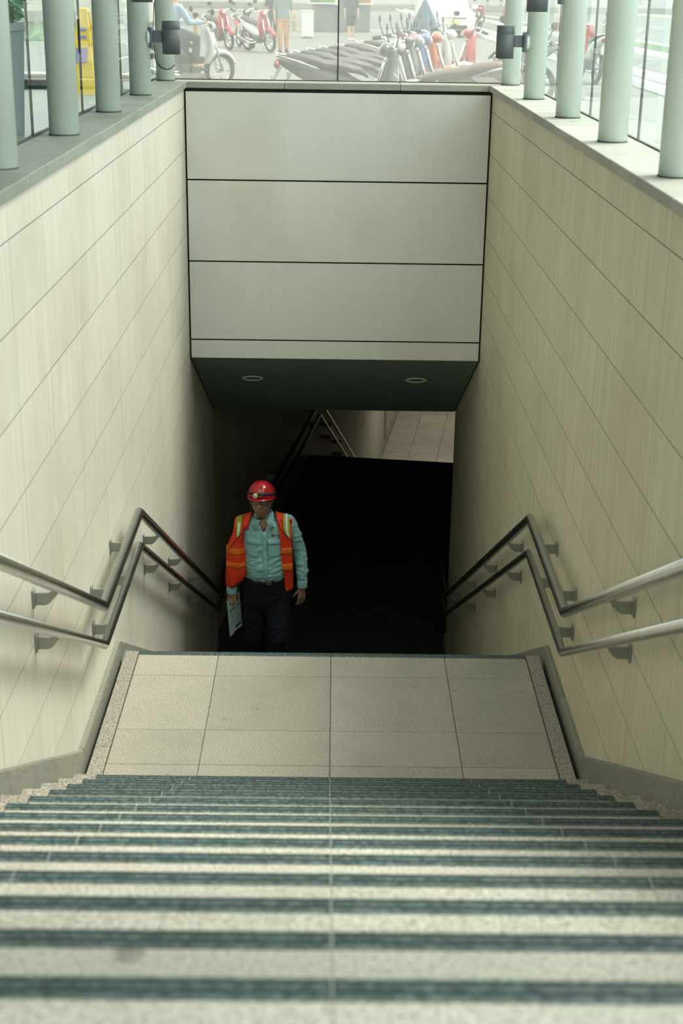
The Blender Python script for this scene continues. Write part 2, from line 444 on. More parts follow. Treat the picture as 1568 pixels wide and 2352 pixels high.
# soffit panels, sloping down parallel to the stairs
sv = Vector((0, YS - YB, ZS - .562)); sl = sv.length; sd = sv.normalized(); sn = Vector((0, -sd.z, sd.y))
if sn.z < 0: sn = -sn
def soff(a, c, x0, x1, t0, t1, name, mat, parent, ch=.002):
    b = MB(); P = []
    for (u, w) in ((a, t0), (c, t0), (c, t1), (a, t1)):
        q = Vector((0, YB, .562)) + sd * u + sn * w; P.append((q.y, q.z))
    return b.prism(P, x0, x1, 'yz').build(name, mat, parent)
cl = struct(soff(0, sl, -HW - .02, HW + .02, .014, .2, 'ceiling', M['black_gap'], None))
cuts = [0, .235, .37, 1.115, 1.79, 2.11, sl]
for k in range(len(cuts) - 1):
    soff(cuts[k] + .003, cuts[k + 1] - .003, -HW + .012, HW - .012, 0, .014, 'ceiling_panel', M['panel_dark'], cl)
    if k: soff(cuts[k] - .003, cuts[k] + .003, -HW + .012, HW - .012, .004, .013, 'joint_trim', M['bracket'], cl)
for x in (-.692, .687):
    c0 = Vector((x, YB, .562)) + sd * .765
    e = tag(empty('downlight', c0), 'round recessed downlight, unlit, ' + ('left one' if x < 0 else 'right one') + ' in the sloping soffit', 'light', 'soffit downlights')
    q = sn.to_track_quat('Z', 'Y'); e.rotation_mode = 'QUATERNION'; e.rotation_quaternion = q
    r = MB()
    rings = []
    prof = [(.062, .0), (.062, -.006), (.085, -.008), (.092, -.004), (.092, .0)]
    for i in range(33):
        a = 2 * PI * i / 32; rings.append([(math.cos(a) * p, math.sin(a) * p, h) for p, h in prof])
    r.loft(rings, False, True); r.build('trim_ring', M['white_paint'], e)
    MB().cyl((0, 0, .012), (0, 0, -.001), .062, .062, 24).build('diffuser', M['panel_dark'], e)

# ------------------------------------------------------------------ copings
def coping(nm, pieces, axis):
    root = None
    for i, bx in enumerate(pieces):
        if root is None:
            root = struct(MB().box(*bx['base']).build(nm, M['grout'], None))
        MB().cbox(*bx['slab'], .003).build('coping_slab', M['granite_cope_shade'] if nm == 'trim_1' else M['granite_cope'], root)
yl = [-8.0, -7.1, -6.2, -5.3, -4.4, -3.6, -2.85, -2.1, -1.55, -1.2416, -.906, -.33, .0587, .6248, 1.201, 1.77, 2.373, 2.755, 3.31, 3.88, 4.154]
yr = [-8.0, -7.1, -6.2, -5.3, -4.4, -3.6, -2.7, -1.933, -1.35, -.771, -.200, .30, .834, 1.24, 1.62, 2.21, 2.6, 3.028, 3.6, 4.154]
for s, ys, nm in ((-1, yl, 'trim_1'), (1, yr, 'trim_2')):
    P = []
    for a, c in zip(ys[:-1], ys[1:]):
        x0, x1 = sorted((s * 1.122, s * 1.42)); w0, w1 = sorted((s * 1.17, s * 1.40))
        P.append(dict(base=(w0, w1, -8.0, 4.4, 1.5, ZC), slab=(x0, x1, a + .0015, c - .0015, ZC + .0, ZT + random.uniform(-.001, .001))))
    coping(nm, P, 'y')
P = []
xb = [-1.42, -.92, -.43, .06, .62, 1.10, 1.42]
xb = [-1.42, -.40, .46, 1.42]
for a, c in zip(xb[:-1], xb[1:]):
    P.append(dict(base=(-1.40, 1.40, 4.20, 4.44, 1.5, ZC), slab=(a + .0015, c - .0015, YB - .014 , 4.45, ZC, ZT + random.uniform(-.001, .001))))
coping('trim_3', P, 'x')

# ------------------------------------------------------------------ columns
ROOF = 6.2
GT = 4.9
def make_column(x, y, label):
    e = empty('column', (x, y, ZT))
    b = MB(); b.cyl((0, 0, 0), (0, 0, ROOF - ZT), .068, .068, 36); b.build('shaft', M['column'], e)
    MB().cyl((0, 0, -.001), (0, 0, .006), .072, .070, 36).build('base_seal', M['grout'], e)
    return tag(e, label, 'column', 'round pale green columns on the copings')
ordn = ['nearest', 'second', 'third', 'fourth', 'farthest']
colpos = {}
for s, ys, sd_ in ((-1, [-1.385, -.05, 1.30, 2.66, 4.24], 'left'), (1, [-1.355, -.03, 1.33, 2.775, 4.26], 'right')):
    for i, y in enumerate(ys):
        colpos[(s, i)] = (s * (1.268 + (.018 if i == 4 else 0)), y)
        make_column(s * (1.268 + (.018 if i == 4 else 0)), y, 'round pale green column, %s from the camera on the %s coping' % (ordn[i], sd_))

# ------------------------------------------------------------------ glazing
def glazing(name, kind, pts, mat, side):
    root = struct(empty(name, (0, 0, 0)))
    for a, c in zip(pts[:-1], pts[1:]):
        b = MB()
        if kind == 'y': b.box(side - .005, side + .005, a + .003, c - .003, ZT + .004, GT)
        else: b.box(a + .003, c - .003, side - .005, side + .005, ZT + .004, GT)
        b.build('pane', mat, root)
    for a in pts[1:-1]:
        b = MB()
        if kind == 'y': b.box(side - .006, side + .006, a - .0028, a + .0028, ZT, GT)
        else: b.box(a - .0045, a + .0045, side - .006, side + .006, ZT, GT)
        b.build('joint_seal', M['black'], root)
    b = MB()
    if kind == 'y': b.box(side - .009, side + .009, pts[0], pts[-1], ZT - .001, ZT + .006)
    else: b.box(pts[0], pts[-1], side - .009, side + .009, ZT - .001, ZT + .006)
    b.build('floor_channel', M['grout'], root)
glazing('window_1', 'y', [-8, -6.86, -5.53, -4.2, -2.865, -1.53, -.19, 1.147, 2.62, 4.38], M['glass_left'], -1.385)
glazing('window_2', 'y', [-8, -6.6, -5.27, -3.94, -2.61, -1.28, .051, 1.40, 2.73, 4.38], M['glass_side'], 1.405)
glazing('window_3', 'x', [-1.38, -.005, 1.40], M['glass_back'], 4.40)
for s, x in ((-1, -1.355), (1, 1.352)):
    struct(MB().cbox(x - .014, x + .014, 4.34, 4.385, ZT, ROOF, .002).build('trim_4' if s < 0 else 'trim_5', M['white_paint']))
# unseen canopy roof, outline shaped to shade left coping and top steps
b = MB(); b.box(-2.8, 1.0, -9.5, 4.9, ROOF, ROOF + .12); b.box(1.0, 2.7, -9.5, -3.2, ROOF, ROOF + .12); b.box(1.15, 1.40, -8.0, 4.9, ROOF - .0, ROOF + .10)
struct(b.build('ceiling', M['ceiling']))  # the unseen canopy roof, added for its shade

# ------------------------------------------------------------------ wall lamps on columns
def lamp(ci, z, label):
    s, i = ci; x, y = colpos[ci]
    xl = s * 1.064
    e = tag(empty('wall_lamp', (xl, y, z)), label, 'lamp', 'grey cylinder lamps on the columns')
    b = MB(); rings = []
    for r, h in ((.050, -.098), (.0575, -.100), (.0575, .045), (.0565, .046), (.0565, .049), (.0575, .050), (.0575, .098), (.055, .101)):
        rings.append([(r * math.cos(2 * PI * k / 28), r * math.sin(2 * PI * k / 28), h) for k in range(28)])
    b.loft(rings); b.build('lamp_body', M['lamp_grey'], e)
    MB().cbox(*sorted((s * .054, s * .115)), -.022, .022, -.030, .042, .004).build('lamp_arm', M['lamp_grey'], e)
    MB().cbox(*sorted((s * .113, s * .135)), -.045, .045, -.060, .062, .005).build('mounting_plate', M['lamp_grey'], e)
    MB().cyl((s * .13, 0, 0), (s * .15, 0, 0), .052, .056, 20).build('gasket', M['column'], e)
lamp((-1, 3), 3.006, 'grey cylinder lamp on the fourth left column, lower of the left pair')
lamp((-1, 2), 3.325, 'grey cylinder lamp on the third left column, cut by the top edge')
lamp((1, 3), 3.004, 'grey cylinder lamp on the fourth right column, lower of the right pair')
lamp((1, 2), 3.305, 'grey cylinder lamp on the third right column, cut by the top edge')
# loose wire round the far left column
b = MB(); pts = []
for k in range(15):
    t = k / 14; a = PI * 1.02 + t * PI * 1.0
    pts.append((-1.286 + .074 * math.cos(a), 4.24 + .074 * math.sin(a), 2.83 - .13 * math.sin(min(1, t * 1.25) * PI * .62) + .06 * t))
b.tube(pts, .0035, 6, mitre=False); b.tube([pts[0], (pts[0][0] - .01, pts[0][1], 3.0), (pts[0][0], pts[0][1] + .02, 3.2)], .003, 5)
tag(b.build('cable', M['black']), 'thin loose black cable looped around the farthest left column', 'cable')

# ------------------------------------------------------------------ handrails
def handrail(s, ya, yb, zu, zl, label):
    e = tag(empty('handrail', (0, 0, 0)), label, 'handrail')
    x = s * 1.045; k = RI / TR
    for nm, z, r, dy in (('upper_rail', zu, .025, 0), ('lower_rail', zl, .0205, -.02)):
        pts = [(x, -6.6, z + (ya - -6.6) * k), (x, ya + dy, z), (x, yb + dy, z), (x, 5.2, z - (5.2 - yb) * .527), (x, 6.1, z - (5.2 - yb) * .527 - .05)]
        MB().tube(pts, r, 20).build(nm, M['steel'], e)
        for by in (-4.27, -3.06, -1.85, -.637, -.035, 1.17, 2.37, 3.6, 4.8):
            if by > yb + .3: zr = z - (by - yb) * .527
            elif by < ya: zr = z + (ya - by) * k
            else: zr = z
            zb_ = zr - .045
            poly = [(s * 1.138, zb_ - .030), (s * 1.098, zb_ - .030), (s * 1.080, zb_ - .020), (s * 1.050, zr - r - .004), (s * 1.036, zr - r * .8), (s * 1.058, zr - r * .7), (s * 1.088, zb_ + .020), (s * 1.138, zb_ + .020)]
            br = MB().prism(poly, by - .005, by + .005, 'xz').build('bracket', M['bracket'], e)
            MB().cbox(*sorted((s * 1.138, s * 1.146)), by - .020, by + .020, zb_ - .042, zb_ + .036, .003).build('wall_plate', M['bracket'], br)
    return e
handrail(-1, -.89, .35, .655, .470, 'double steel handrail bent along the left cream tiled wall')
handrail(1, -.94, .28, .672, .482, 'double steel handrail bent along the right tiled wall')

# ------------------------------------------------------------------ tunnel below (turns eight degrees to the right)
TA = math.radians(8.0)
TO = Vector((-1.20, 6.12, 0)); TU = Vector((math.cos(TA), -math.sin(TA), 0)); TV = Vector((math.sin(TA), math.cos(TA), 0))
def T(u, v, z): return TO + TU * u + TV * v + Vector((0, 0, z))
def tbox(b, u0, u1, v0, v1, z0, z1, z2=None, z3=None):
    """box in tunnel axes; z2, z3 = bottom and top at the far end when sloping"""
    z2 = z0 if z2 is None else z2; z3 = z1 if z3 is None else z3
    P = [T(u0, v0, z0), T(u1, v0, z0), T(u1, v1, z2), T(u0, v1, z2), T(u0, v0, z1), T(u1, v0, z1), T(u1, v1, z3), T(u0, v1, z3)]
    return b.add(P, [(0, 3, 2, 1), (4, 5, 6, 7), (0, 1, 5, 4), (1, 2, 6, 5), (2, 3, 7, 6), (3, 0, 4, 7)])
VE = 6.22; TW = 3.0; VF = VE + 19 * .3; R3 = (Z2 - ZF) / 19.0
b = MB(); tbox(b, -.5, TW, -.02, VE, Z2 - .25, Z2); b.box(-HW - .05, HW + .05, 5.42, 6.4, Z2 - .25, Z2 - .001)
struct(b.build('floor', M['concrete']))
wl = MB(); tbox(wl, -.25, 0, 0, VE, Z2 - .2, ZS + .1); tbox(wl, -.25, 0, VE, VF + 15, ZF - .2, ZS + .1)
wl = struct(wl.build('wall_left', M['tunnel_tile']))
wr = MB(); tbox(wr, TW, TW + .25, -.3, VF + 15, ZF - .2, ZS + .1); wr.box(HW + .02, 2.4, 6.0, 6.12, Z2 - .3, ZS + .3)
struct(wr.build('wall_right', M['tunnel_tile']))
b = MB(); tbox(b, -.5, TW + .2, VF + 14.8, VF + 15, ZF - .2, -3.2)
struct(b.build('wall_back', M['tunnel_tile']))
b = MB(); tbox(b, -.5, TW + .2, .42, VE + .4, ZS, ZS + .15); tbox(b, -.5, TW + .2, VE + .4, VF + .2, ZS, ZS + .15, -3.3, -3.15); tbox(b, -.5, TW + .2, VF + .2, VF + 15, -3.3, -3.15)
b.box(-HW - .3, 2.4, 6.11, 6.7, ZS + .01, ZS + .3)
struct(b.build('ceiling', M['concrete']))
# shaft sides down in the ground (keep the earth closed round the stairs)
b = MB(); b.box(-1.6, -HW - .19, -8, 6.3, -3.3, 1.6); b.box(HW + .19, 1.6, -8, 6.3, -3.3, 1.6); b.box(-1.6, 1.6, -8.4, -8, -3.3, 1.9); b.box(-1.6, 1.6, YB + .22, 6.2, .75, 1.5)
struct(b.build('wall_front', M['concrete']))
b = MB(); b.box(-1.6, 1.6, -8.4, 5.5, -3.5, -3.2)
struct(b.build('floor', M['concrete']))
# third flight
st = tag(empty('staircase', (0, 0, 0)), 'farthest flight of steps dropping from the dark landing to the lit tiled floor', 'stairs')
for k in range(19):
    b = MB(); z = Z2 - R3 * k - (R3 if k else R3); v0 = VE + .3 * k
    tbox(b, 0, TW, v0, v0 + .3, z - .3, z if k < 18 else ZF)
    b.build('step', M['granite_grey'], st)
# lower floor with tiles
b = MB(); tbox(b, -.3, TW, VF, VF + 15, ZF - .3, ZF - .02)
fl = struct(b.build('floor', M['black_gap']))
for i in range(5):
    for k in range(16):
        b = MB(); u0 = .0 + i * .6; v0 = VF + .6 * k
        tbox(b, u0 + .004, u0 + .596, v0 + .004, v0 + .596, ZF - .02, ZF); b.build('floor_tile', M['granite'], fl)
b = MB(); tbox(b, .0, .06, VF, VF + 15, ZF, ZF + .14); struct(b.build('baseboard_left', M['granite_grey']))
m_or = simple('orange_tactile', (.62, .30, .10), .7)
b = MB(); tbox(b, 1.60, 1.95, 10.25 + VE - .3, 10.9 + VE - .3, ZF + .001, ZF + .012)
for i in range(5):
    for j in range(8): pass
tag(b.build('tactile_plate', m_or), 'orange tactile plate on the lit floor at the far right of the tunnel', 'floor plate')
b = MB(); tbox(b, .0, .05, VF + 4.6, VF + 4.72, ZF, -3.6)
g_ = tag(b.build('gate_track', M['steel']), 'vertical metal gate track on the lit tunnel wall', 'gate track')
b = MB(); tbox(b, .05, .12, VF + 4.62, VF + 4.70, ZF + 1.05, ZF + 1.45); b.build('lock', M['black'], g_)
# rails of the third flight
e = tag(empty('handrail', (0, 0, 0)), 'distant double handrail peaking like a letter A in the dark tunnel', 'handrail')
for nm, h, r in (('upper_rail', .80, .022), ('lower_rail', .60, .020)):
    z = Z2 + h; u = .15
    MB().tube([T(u, .4, z), T(u, VE, z), T(u, VF + .1, z - 19 * R3), T(u, VF + 1.1, z - 19 * R3)], r, 12).build(nm, M['steel'], e)
    for v in (1.5, 3.0, 4.5, 5.9, 7.4, 8.6, 9.8, 11.0, 12.6):
        zz = z - max(0, min(v, VF + .1) - VE) * R3 / .3
        bb = MB(); tbox(bb, .0, .14, v - .006, v + .006, zz - .09, zz - .03); bb.build('bracket', M['bracket'], e)
# unseen light panels added to brighten the far floor, hidden by the soffit
em = bpy.data.materials.new('fill_panel_glow'); em.use_nodes = True
em.node_tree.nodes['Principled BSDF'].inputs['Emission Color'].default_value = (1, .93, .76, 1)
em.node_tree.nodes['Principled BSDF'].inputs['Emission Strength'].default_value = 1.5
for i, v in enumerate((VF + 2.6, VF + 6.4)):
    b = MB(); tbox(b, .9, 2.1, v, v + 1.0, -3.33, -3.30)
    tag(b.build('unseen_fill_panel', em), 'unseen glowing panel added on the tunnel ceiling, %s the gate track' % ('before' if i == 0 else 'beyond'), 'light')
    ld = bpy.data.lights.new('unseen_fill_beam', 'AREA'); ld.shape = 'RECTANGLE'; ld.size = 1.2; ld.size_y = 1.0; ld.energy = 26; ld.color = (1, .93, .76)
    lo = link('unseen_fill_beam', ld, None, T(1.5, v + .5, -3.36))

# ------------------------------------------------------------------ street level
b = MB()
b.box(-90, -1.40, -40, 160, G - .3, G); b.box(1.42, 90, -40, 160, G - .3, G); b.box(-1.40, 1.42, 4.44, 160, G - .3, G); b.box(-1.40, 1.42, -40, -8.3, G - .3, G)
struct(b.build('floor', M['paving']))
b = MB(); b.box(6.1, 8.3, 8, 150, G - .01, G + .02); b.box(9.9, 25, 8, 150, G - .01, G + .02); b.box(-40, 9, 60, 95, G - .01, G + .018)
struct(b.build('floor', M['asphalt']))
kerb_m = simple('kerb_paint', (.82, .83, .80), .8)
for x in (5.25, 5.95, 8.35, 9.85, 25.0):
    k = empty('kerb', (x, 0, G)); k['kind'] = 'structure'; k.name = 'trim_6'
    for j in range(14):
        y0 = 9 + j * (1.5 + j * .9) 
        y1 = 9 + (j + 1) * (1.5 + (j + 1) * .9)
        MB().cbox(0, .16, y0 + .01, y1 - .01, 0, .13, .01).build('kerb_stone', kerb_m, k)
b = MB(); b.box(8.52, 9.84, 9, 118, G, G + .10)
tag(b.build('grass_strip', M['grass']), 'green grass median strip between the street kerbs on the right', 'grass')['kind'] = 'stuff'

def leafy(name, c, r, n, seed, label, cat, leaf=.06, mat=None, stem=True, flat=1.0, group=None):
    """bush: a woody stem plus many single leaves on a lumpy ellipsoid"""
    rnd = random.Random(seed)
    e = tag(empty(name, c), label, cat, group)
    b = MB()
    for i in range(n):
        d = Vector((rnd.gauss(0, 1), rnd.gauss(0, 1), rnd.gauss(0, 1))).normalized()
        q = Vector((d.x * r[0], d.y * r[1], d.z * r[2])) * (rnd.uniform(.45, 1) ** .5)
        q *= 1 + .25 * noise.noise(q * 2.2)
        q.z += r[2]
        u = Vector((rnd.gauss(0, 1), rnd.gauss(0, 1), rnd.gauss(0, .6))).normalized(); w = d.cross(u).normalized(); s = leaf * rnd.uniform(.7, 1.3)
        b.add([q - u * s, q + w * s * .45 + d * s * .1, q + u * s, q - w * s * .45 + d * s * .1], [(0, 1, 2, 3)])
    f = b.build('foliage', mat or M['leaf'], e); f['kind'] = 'stuff'
    if stem:
        t = MB(); t.tube([(0, 0, -.1), (.02, .01, r[2] * .6), (.0, .03, r[2] * 1.3)], [.05, .035, .015], 7)
        for k in range(4): a = k * 1.6; t.tube([(0, 0, r[2] * .4), (math.cos(a) * r[0] * .5, math.sin(a) * r[1] * .5, r[2] * 1.1)], [.02, .008], 5)
        t.build('stem', simple('bark', (.12, .09, .06), .9), e)
    return e
leafy('hedge', (27.8, 80, G), (1.0, 36, .55), 5000, 40, 'long low green hedge beyond the far kerb on the right', 'hedge', .30)

# --- left side things seen through the glass
m_teal = simple('dark_teal_paint', (.003, .035, .037), .35)
e = tag(empty('planter', (-3.15, 5.9, G)), 'tall dark teal planter box standing beyond the left glass', 'planter')
b = MB(); rg = []
for z, h in ((0, .34), (.04, .35), (1.14, .40), (1.16, .43), (1.22, .43), (1.22, .38), (1.12, .37)):
    rg.append([(-h, -h, z), (h, -h, z), (h, h, z), (-h, h, z)])
b.loft(rg, True, False); b.build('box', m_teal, e)
MB().cbox(-.37, .37, -.37, .37, 1.08, 1.13, .01).build('soil', simple('soil', (.05, .035, .02), .95), e)
leafy('shrub', (-3.1, 5.9, G + 1.13), (.40, .40, .27), 900, 3, 'bushy green shrub growing in the tall teal planter', 'plant', .07)
# yellow A-board
m_yel = simple('yellow_board', (.83, .56, .06), .5); m_vio = simple('violet_print', (.30, .25, .45), .6)
e = tag(empty('floor_sign', (-3.78, 15.6, G), math.radians(-12)), 'yellow folding floor sign standing beyond the left glass', 'sign')
for sgn, nm in ((-1, 'front_board'), (1, 'rear_board')):
    b = MB()
    P = [(-.24, sgn * .26, 0), (.24, sgn * .26, 0), (.07, sgn * .03, 1.32), (-.07, sgn * .03, 1.32)]
    b.loft([[Vector(p) for p in P], [Vector(p) + Vector((0, sgn * .02, 0)) for p in P]], True, False)
    o = b.build(nm, m_yel, e)
    if sgn < 0:
        for z0, z1, w in ((1.0, 1.06, .06), (.88, .93, .07), (.5, .74, .09)):
            y = lambda z: -.283 + .23 * z / 1.32
            MB().add([(-w, y(z0) - .003, z0), (w, y(z0) - .003, z0), (w, y(z1) - .003, z1), (-w, y(z1) - .003, z1)], [(0, 1, 2, 3)]).build('printed_mark', m_vio, o)
MB().cbox(-.07, .07, -.05, .05, 1.30, 1.36, .01).build('handle', m_yel, e)
e.scale = (1, 1, .9)
# long low bench / plinth
e = tag(empty('bench', (-7.2, 16.6, G)), 'long low stone bench with dark recessed base beyond the left glass', 'bench')
MB().cbox(-4, 4, -.25, .25, .14, .24, .01).build('seat_slab', M['granite_cope'], e)
MB().cbox(-3.8, 3.8, -.15, .15, 0, .14, .01).build('base', m_teal, e)
# lawn wedge and far pale buildings
b = MB(); b.add([(-18, 38, G + .02), (-7.2, 38, G + .02), (-10.5, 58, G + .02), (-18, 58, G + .02), (-18, 38, G), (-7.2, 38, G), (-10.5, 58, G), (-18, 58, G)], [(0, 1, 2, 3), (4, 7, 6, 5), (0, 4, 5, 1), (1, 5, 6, 2), (2, 6, 7, 3), (3, 7, 4, 0)])
tag(b.build('lawn', M['grass']), 'green lawn wedge far behind the left glass', 'grass')['kind'] = 'stuff'
m_cream = simple('cream_render', (.62, .56, .47), .9); m_win = simple('dark_window', (.03, .045, .05), .15); m_blue = simple('blue_sign', (.03, .12, .35), .5)
def building(loc, w, d, h, cols, rows, label, wallm):
    e = tag(empty('building', loc), label, 'building')
    MB().box(-w / 2, w / 2, 0, d, -.3, h).build('wall', wallm, e)
    MB().box(-w / 2 - .3, w / 2 + .3, -.3, d + .3, h, h + .35).build('roof_edge', M['white_paint'], e)
    MB().box(-w / 2 - .02, w / 2 + .02, -.06, 0, 0, .5).build('plinth', M['granite_cope'], e)
    for i in range(cols):
        for j in range(rows):
            x = -w / 2 + (i + .5) * w / cols; z = 1.2 + j * 3.2
            f = MB().box(x - .75, x + .75, -.05, .02, z, z + 1.7).build('window', M['white_paint'], e)
            MB().box(x - .68, x + .68, -.055, -.045, z + .08, z + 1.62).build('pane', m_win, f)
    return e
building((-22, 62, G), 26, 12, 12, 7, 3, 'cream building with rows of windows far behind the left glass', m_cream)
building((14, 130, G), 70, 12, 11, 14, 3, 'long pale building closing the street far away', simple('pale_render', (.6, .61, .58), .9))
building((-8.6, -16, G), 8, 26, 9, 3, 2, 'unseen grey building added close on the left to block the sky', M['concrete'])  # out of view, added to keep sky light off the left side
# white utility cabinet by the left glass further on
for x, y, h, lab in ((-6.6, 29, .5, 'low white block on the plaza beyond the left glass'), (-1.02, 44.5, .85, 'white utility box behind the standing pedestrian')):
    e = tag(empty('utility_box', (x, y, G)), lab, 'box'); MB().cbox(-.2, .2, -.2, .2, .03, h, .02).build('body', M['white_paint'], e); MB().cbox(-.22, .22, -.22, .22, h, h + .04, .01).build('lid', M['white_paint'], e); MB().cbox(-.17, .17, -.17, .17, 0, .03, .004).build('foot', M['grout'], e)

# --- kiosk with two framed signs behind
e = tag(empty('kiosk', (.15, 53, G)), 'grey kiosk wall behind the back glass, carrying two framed signs', 'kiosk')
MB().cbox(-1.15, 1.15, 0, 1.6, 0, 3.4, .02).build('wall', simple('kiosk_grey', (.17, .18, .185), .8), e)
MB().cbox(-1.2, 1.2, -.05, 1.65, 3.4, 3.5, .02).build('roof', M['lamp_grey'], e)
MB().cbox(-.32, -.12, -.06, 0, 1.0, 1.5, .01).build('switch_box', M['white_paint'], e)
for x, nm, col, lab in ((-.70, 'a', (.16, .28, .08), 'green picture sign in white frame, left one on the kiosk'), (.72, 'b', (.30, .17, .09), 'brown picture sign in white frame, right one on the kiosk')):
    s = tag(empty('framed_sign', (.15 + x - .05, 52.89, G + 1.03)), lab, 'sign')
    MB().cbox(-.56, .56, 0, .05, 0, 1.4, .01).build('frame', M['white_paint'], s)
    MB().box(-.50, .50, -.006, .002, .06, 1.34).build('picture', simple('picture_' + nm, col, .5, var=.35, vscale=3), s)

# --- bollard close to the back glass
e = tag(empty('bollard', (-2.53, 20.0, G)), 'slim weathered metal bollard standing behind the back glass, left', 'bollard')
m_bol = simple('weathered_brass', (.24, .17, .10), .45, .5, var=.3)
MB().cyl((0, 0, 0), (0, 0, 1.05), .047, .047, 16).build('post', m_bol, e)
MB().cyl((0, 0, 1.05), (0, 0, 1.12), .050, .046, 16).build('cap', M['black'], e)
MB().cyl((0, 0, 0), (0, 0, .02), .09, .09, 16).build('base_plate', m_bol, e)

# ------------------------------------------------------------------ motorbikes
m_chrome = simple('chrome', (.7, .7, .68), .18, 1.0)
m_seat = simple('seat_vinyl', (.035, .033, .032), .5)
m_glasslamp = simple('lamp_lens', (.75, .74, .66), .1)
m_tail = simple('tail_red', (.5, .02, .02), .3)
def make_bike(body, body2, seatm, label, group='parked motorbikes behind the glass'):
    e = tag(empty('motorbike', (0, 0, 0)), label, 'motorbike', group)
    for x, nm in ((.62, 'front_wheel'), (-.60, 'rear_wheel')):
        w = MB().torus((x, 0, .285), .245, .042, 'y', 26, 8).build(nm, M['rubber'], e)
        r = MB(); r.torus((x, 0, .285), .205, .014, 'y', 26, 6); r.cyl((x, -.05, .285), (x, .05, .285), .035, .035, 10)
        for k in range(5):
            a = 2 * PI * k / 5; r.tube([(x, 0, .285), (x + .2 * math.cos(a), 0, .285 + .2 * math.sin(a))], [.016, .010], 6)
        r.build('rim', m_chrome, w)
    b = MB()
    rg = []
    for k in range(9):
        a = math.radians(20 + k * 17); c = Vector((.62 + .31 * math.cos(a), 0, .285 + .31 * math.sin(a))); n = Vector((math.cos(a), 0, math.sin(a)))
        rg.append([c + Vector((0, -.065, 0)) - n * .05, c + Vector((0, -.05, 0)) + n * .005, c + n * .022, c + Vector((0, .05, 0)) + n * .005, c + Vector((0, .065, 0)) - n * .05, c - n * .01])
    b.loft(rg); b.build('front_fender', body, e)
    MB().tube([(.62, -.085, .285), (.50, -.085, .62), (.42, -.06, .88)], .022, 8).tube([(.62, .085, .285), (.50, .085, .62), (.42, .06, .88)], .022, 8).build('fork', m_chrome, e)
    # leg shield + cowl
    b = MB(); rg = []
    for z, xf, w, t in ((.36, .30, .07, .10), (.45, .40, .13, .10), (.60, .44, .19, .10), (.75, .44, .18, .10), (.88, .42, .11, .09), (.97, .37, .07, .07)):
        rg.append([(xf, -w * .3, z), (xf - t * .5, -w, z), (xf - t * 1.2, -w * .9, z), (xf - t * .9, 0, z), (xf - t * 1.2, w * .9, z), (xf - t * .5, w, z), (xf, w * .3, z)])
    b.loft(rg); b.build('leg_shield', body, e)
    # body and tail
    b = MB(); rg = []
    for x, z, w, h in ((.34, .42, .05, .08), (.18, .42, .07, .10), (0, .48, .09, .14), (-.2, .56, .125, .16), (-.42, .63, .14, .14), (-.62, .70, .12, .10), (-.80, .77, .07, .06), (-.90, .80, .02, .02)):
        rg.append([(x, w * math.cos(2 * PI * k / 12), z + h * math.sin(2 * PI * k / 12)) for k in range(12)])
    b.loft(rg); b.build('side_fairing', body2, e)
    b = MB(); rg = []
    for x, z, w, h in ((.10, .64, .03, .02), (.02, .70, .09, .04), (-.2, .75, .125, .05), (-.38, .765, .125, .05), (-.46, .80, .12, .05), (-.70, .84, .10, .045), (-.80, .85, .04, .02)):
        rg.append([(x, w * math.cos(2 * PI * k / 12), z + h * math.sin(2 * PI * k / 12)) for k in range(12)])
    b.loft(rg); b.build('seat', seatm, e)
    b = MB(); b.tube([(-.45, -.15, .74), (-.70, -.14, .82), (-.90, -.08, .86), (-.90, .08, .86), (-.70, .14, .82), (-.45, .15, .74)], .014, 7, mitre=False); b.build('grab_rail', m_chrome, e)
    MB().ell((-.90, 0, .76), (.035, .08, .045), 10, 6).build('tail_light', m_tail, e)
    MB().cbox(-.96, -.945, -.07, .07, .52, .66, .004).tube([(-.86, 0, .74), (-.95, 0, .55)], .02, 6).build('plate_holder', M['white_paint'], e)
    MB().cbox(-.18, .18, -.10, .10, .22, .42, .03).cyl((.1, -.13, .32), (.1, .13, .32), .09, .09, 12).build('engine', simple('engine_grey', (.16, .16, .16), .5, .5), e)
    MB().tube([(.15, -.13, .26), (-.15, -.15, .22), (-.45, -.16, .28), (-.85, -.17, .36)], [.02, .024, .045, .05], 9, mitre=False).build('exhaust', m_chrome, e)
    h = MB().tube([(.20, -.36, .99), (.30, -.20, 1.02), (.36, 0, .99), (.30, .20, 1.02), (.20, .36, .99)], .015, 8, mitre=False).build('handlebar', m_chrome, e)
    for s in (-1, 1):
        MB().tube([(.20, s * .36, .99), (.26, s * .27, 1.01)], .024, 8).build('grip', M['black'], h)
        MB().tube([(.29, s * .22, 1.02), (.25, s * .28, 1.16)], .007, 6).ell((.25, s * .31, 1.20), (.012, .065, .045), 12, 8).build('mirror', M['black'], e)
    MB().ell((.42, 0, .97), (.07, .13, .07), 14, 8).build('handlebar_cowl', body, e)
    MB().ell((.475, 0, .96), (.03, .07, .045), 12, 6).build('headlight', m_glasslamp, e)
    MB().cbox(-.02, .30, -.13, .13, .30, .33, .01).build('foot_board', M['black'], e)
    MB().tube([(-.10, .12, .24), (-.08, .20, .01)], .014, 6).tube([(-.62, -.06, .28), (-.10, -.08, .3)], .03, 6).build('stand', m_chrome, e)
    return e
paints = {n: simple('paint_' + n, c, .25, 0, var=.03, coat=.6) for n, c in dict(red=(.50, .03, .03), black=(.035, .035, .04), white=(.72, .72, .70), blue=(.06, .14, .33), orange=(.62, .16, .04), grey=(.22, .23, .24), brown=(.15, .09, .06)).items()}
protos = {}
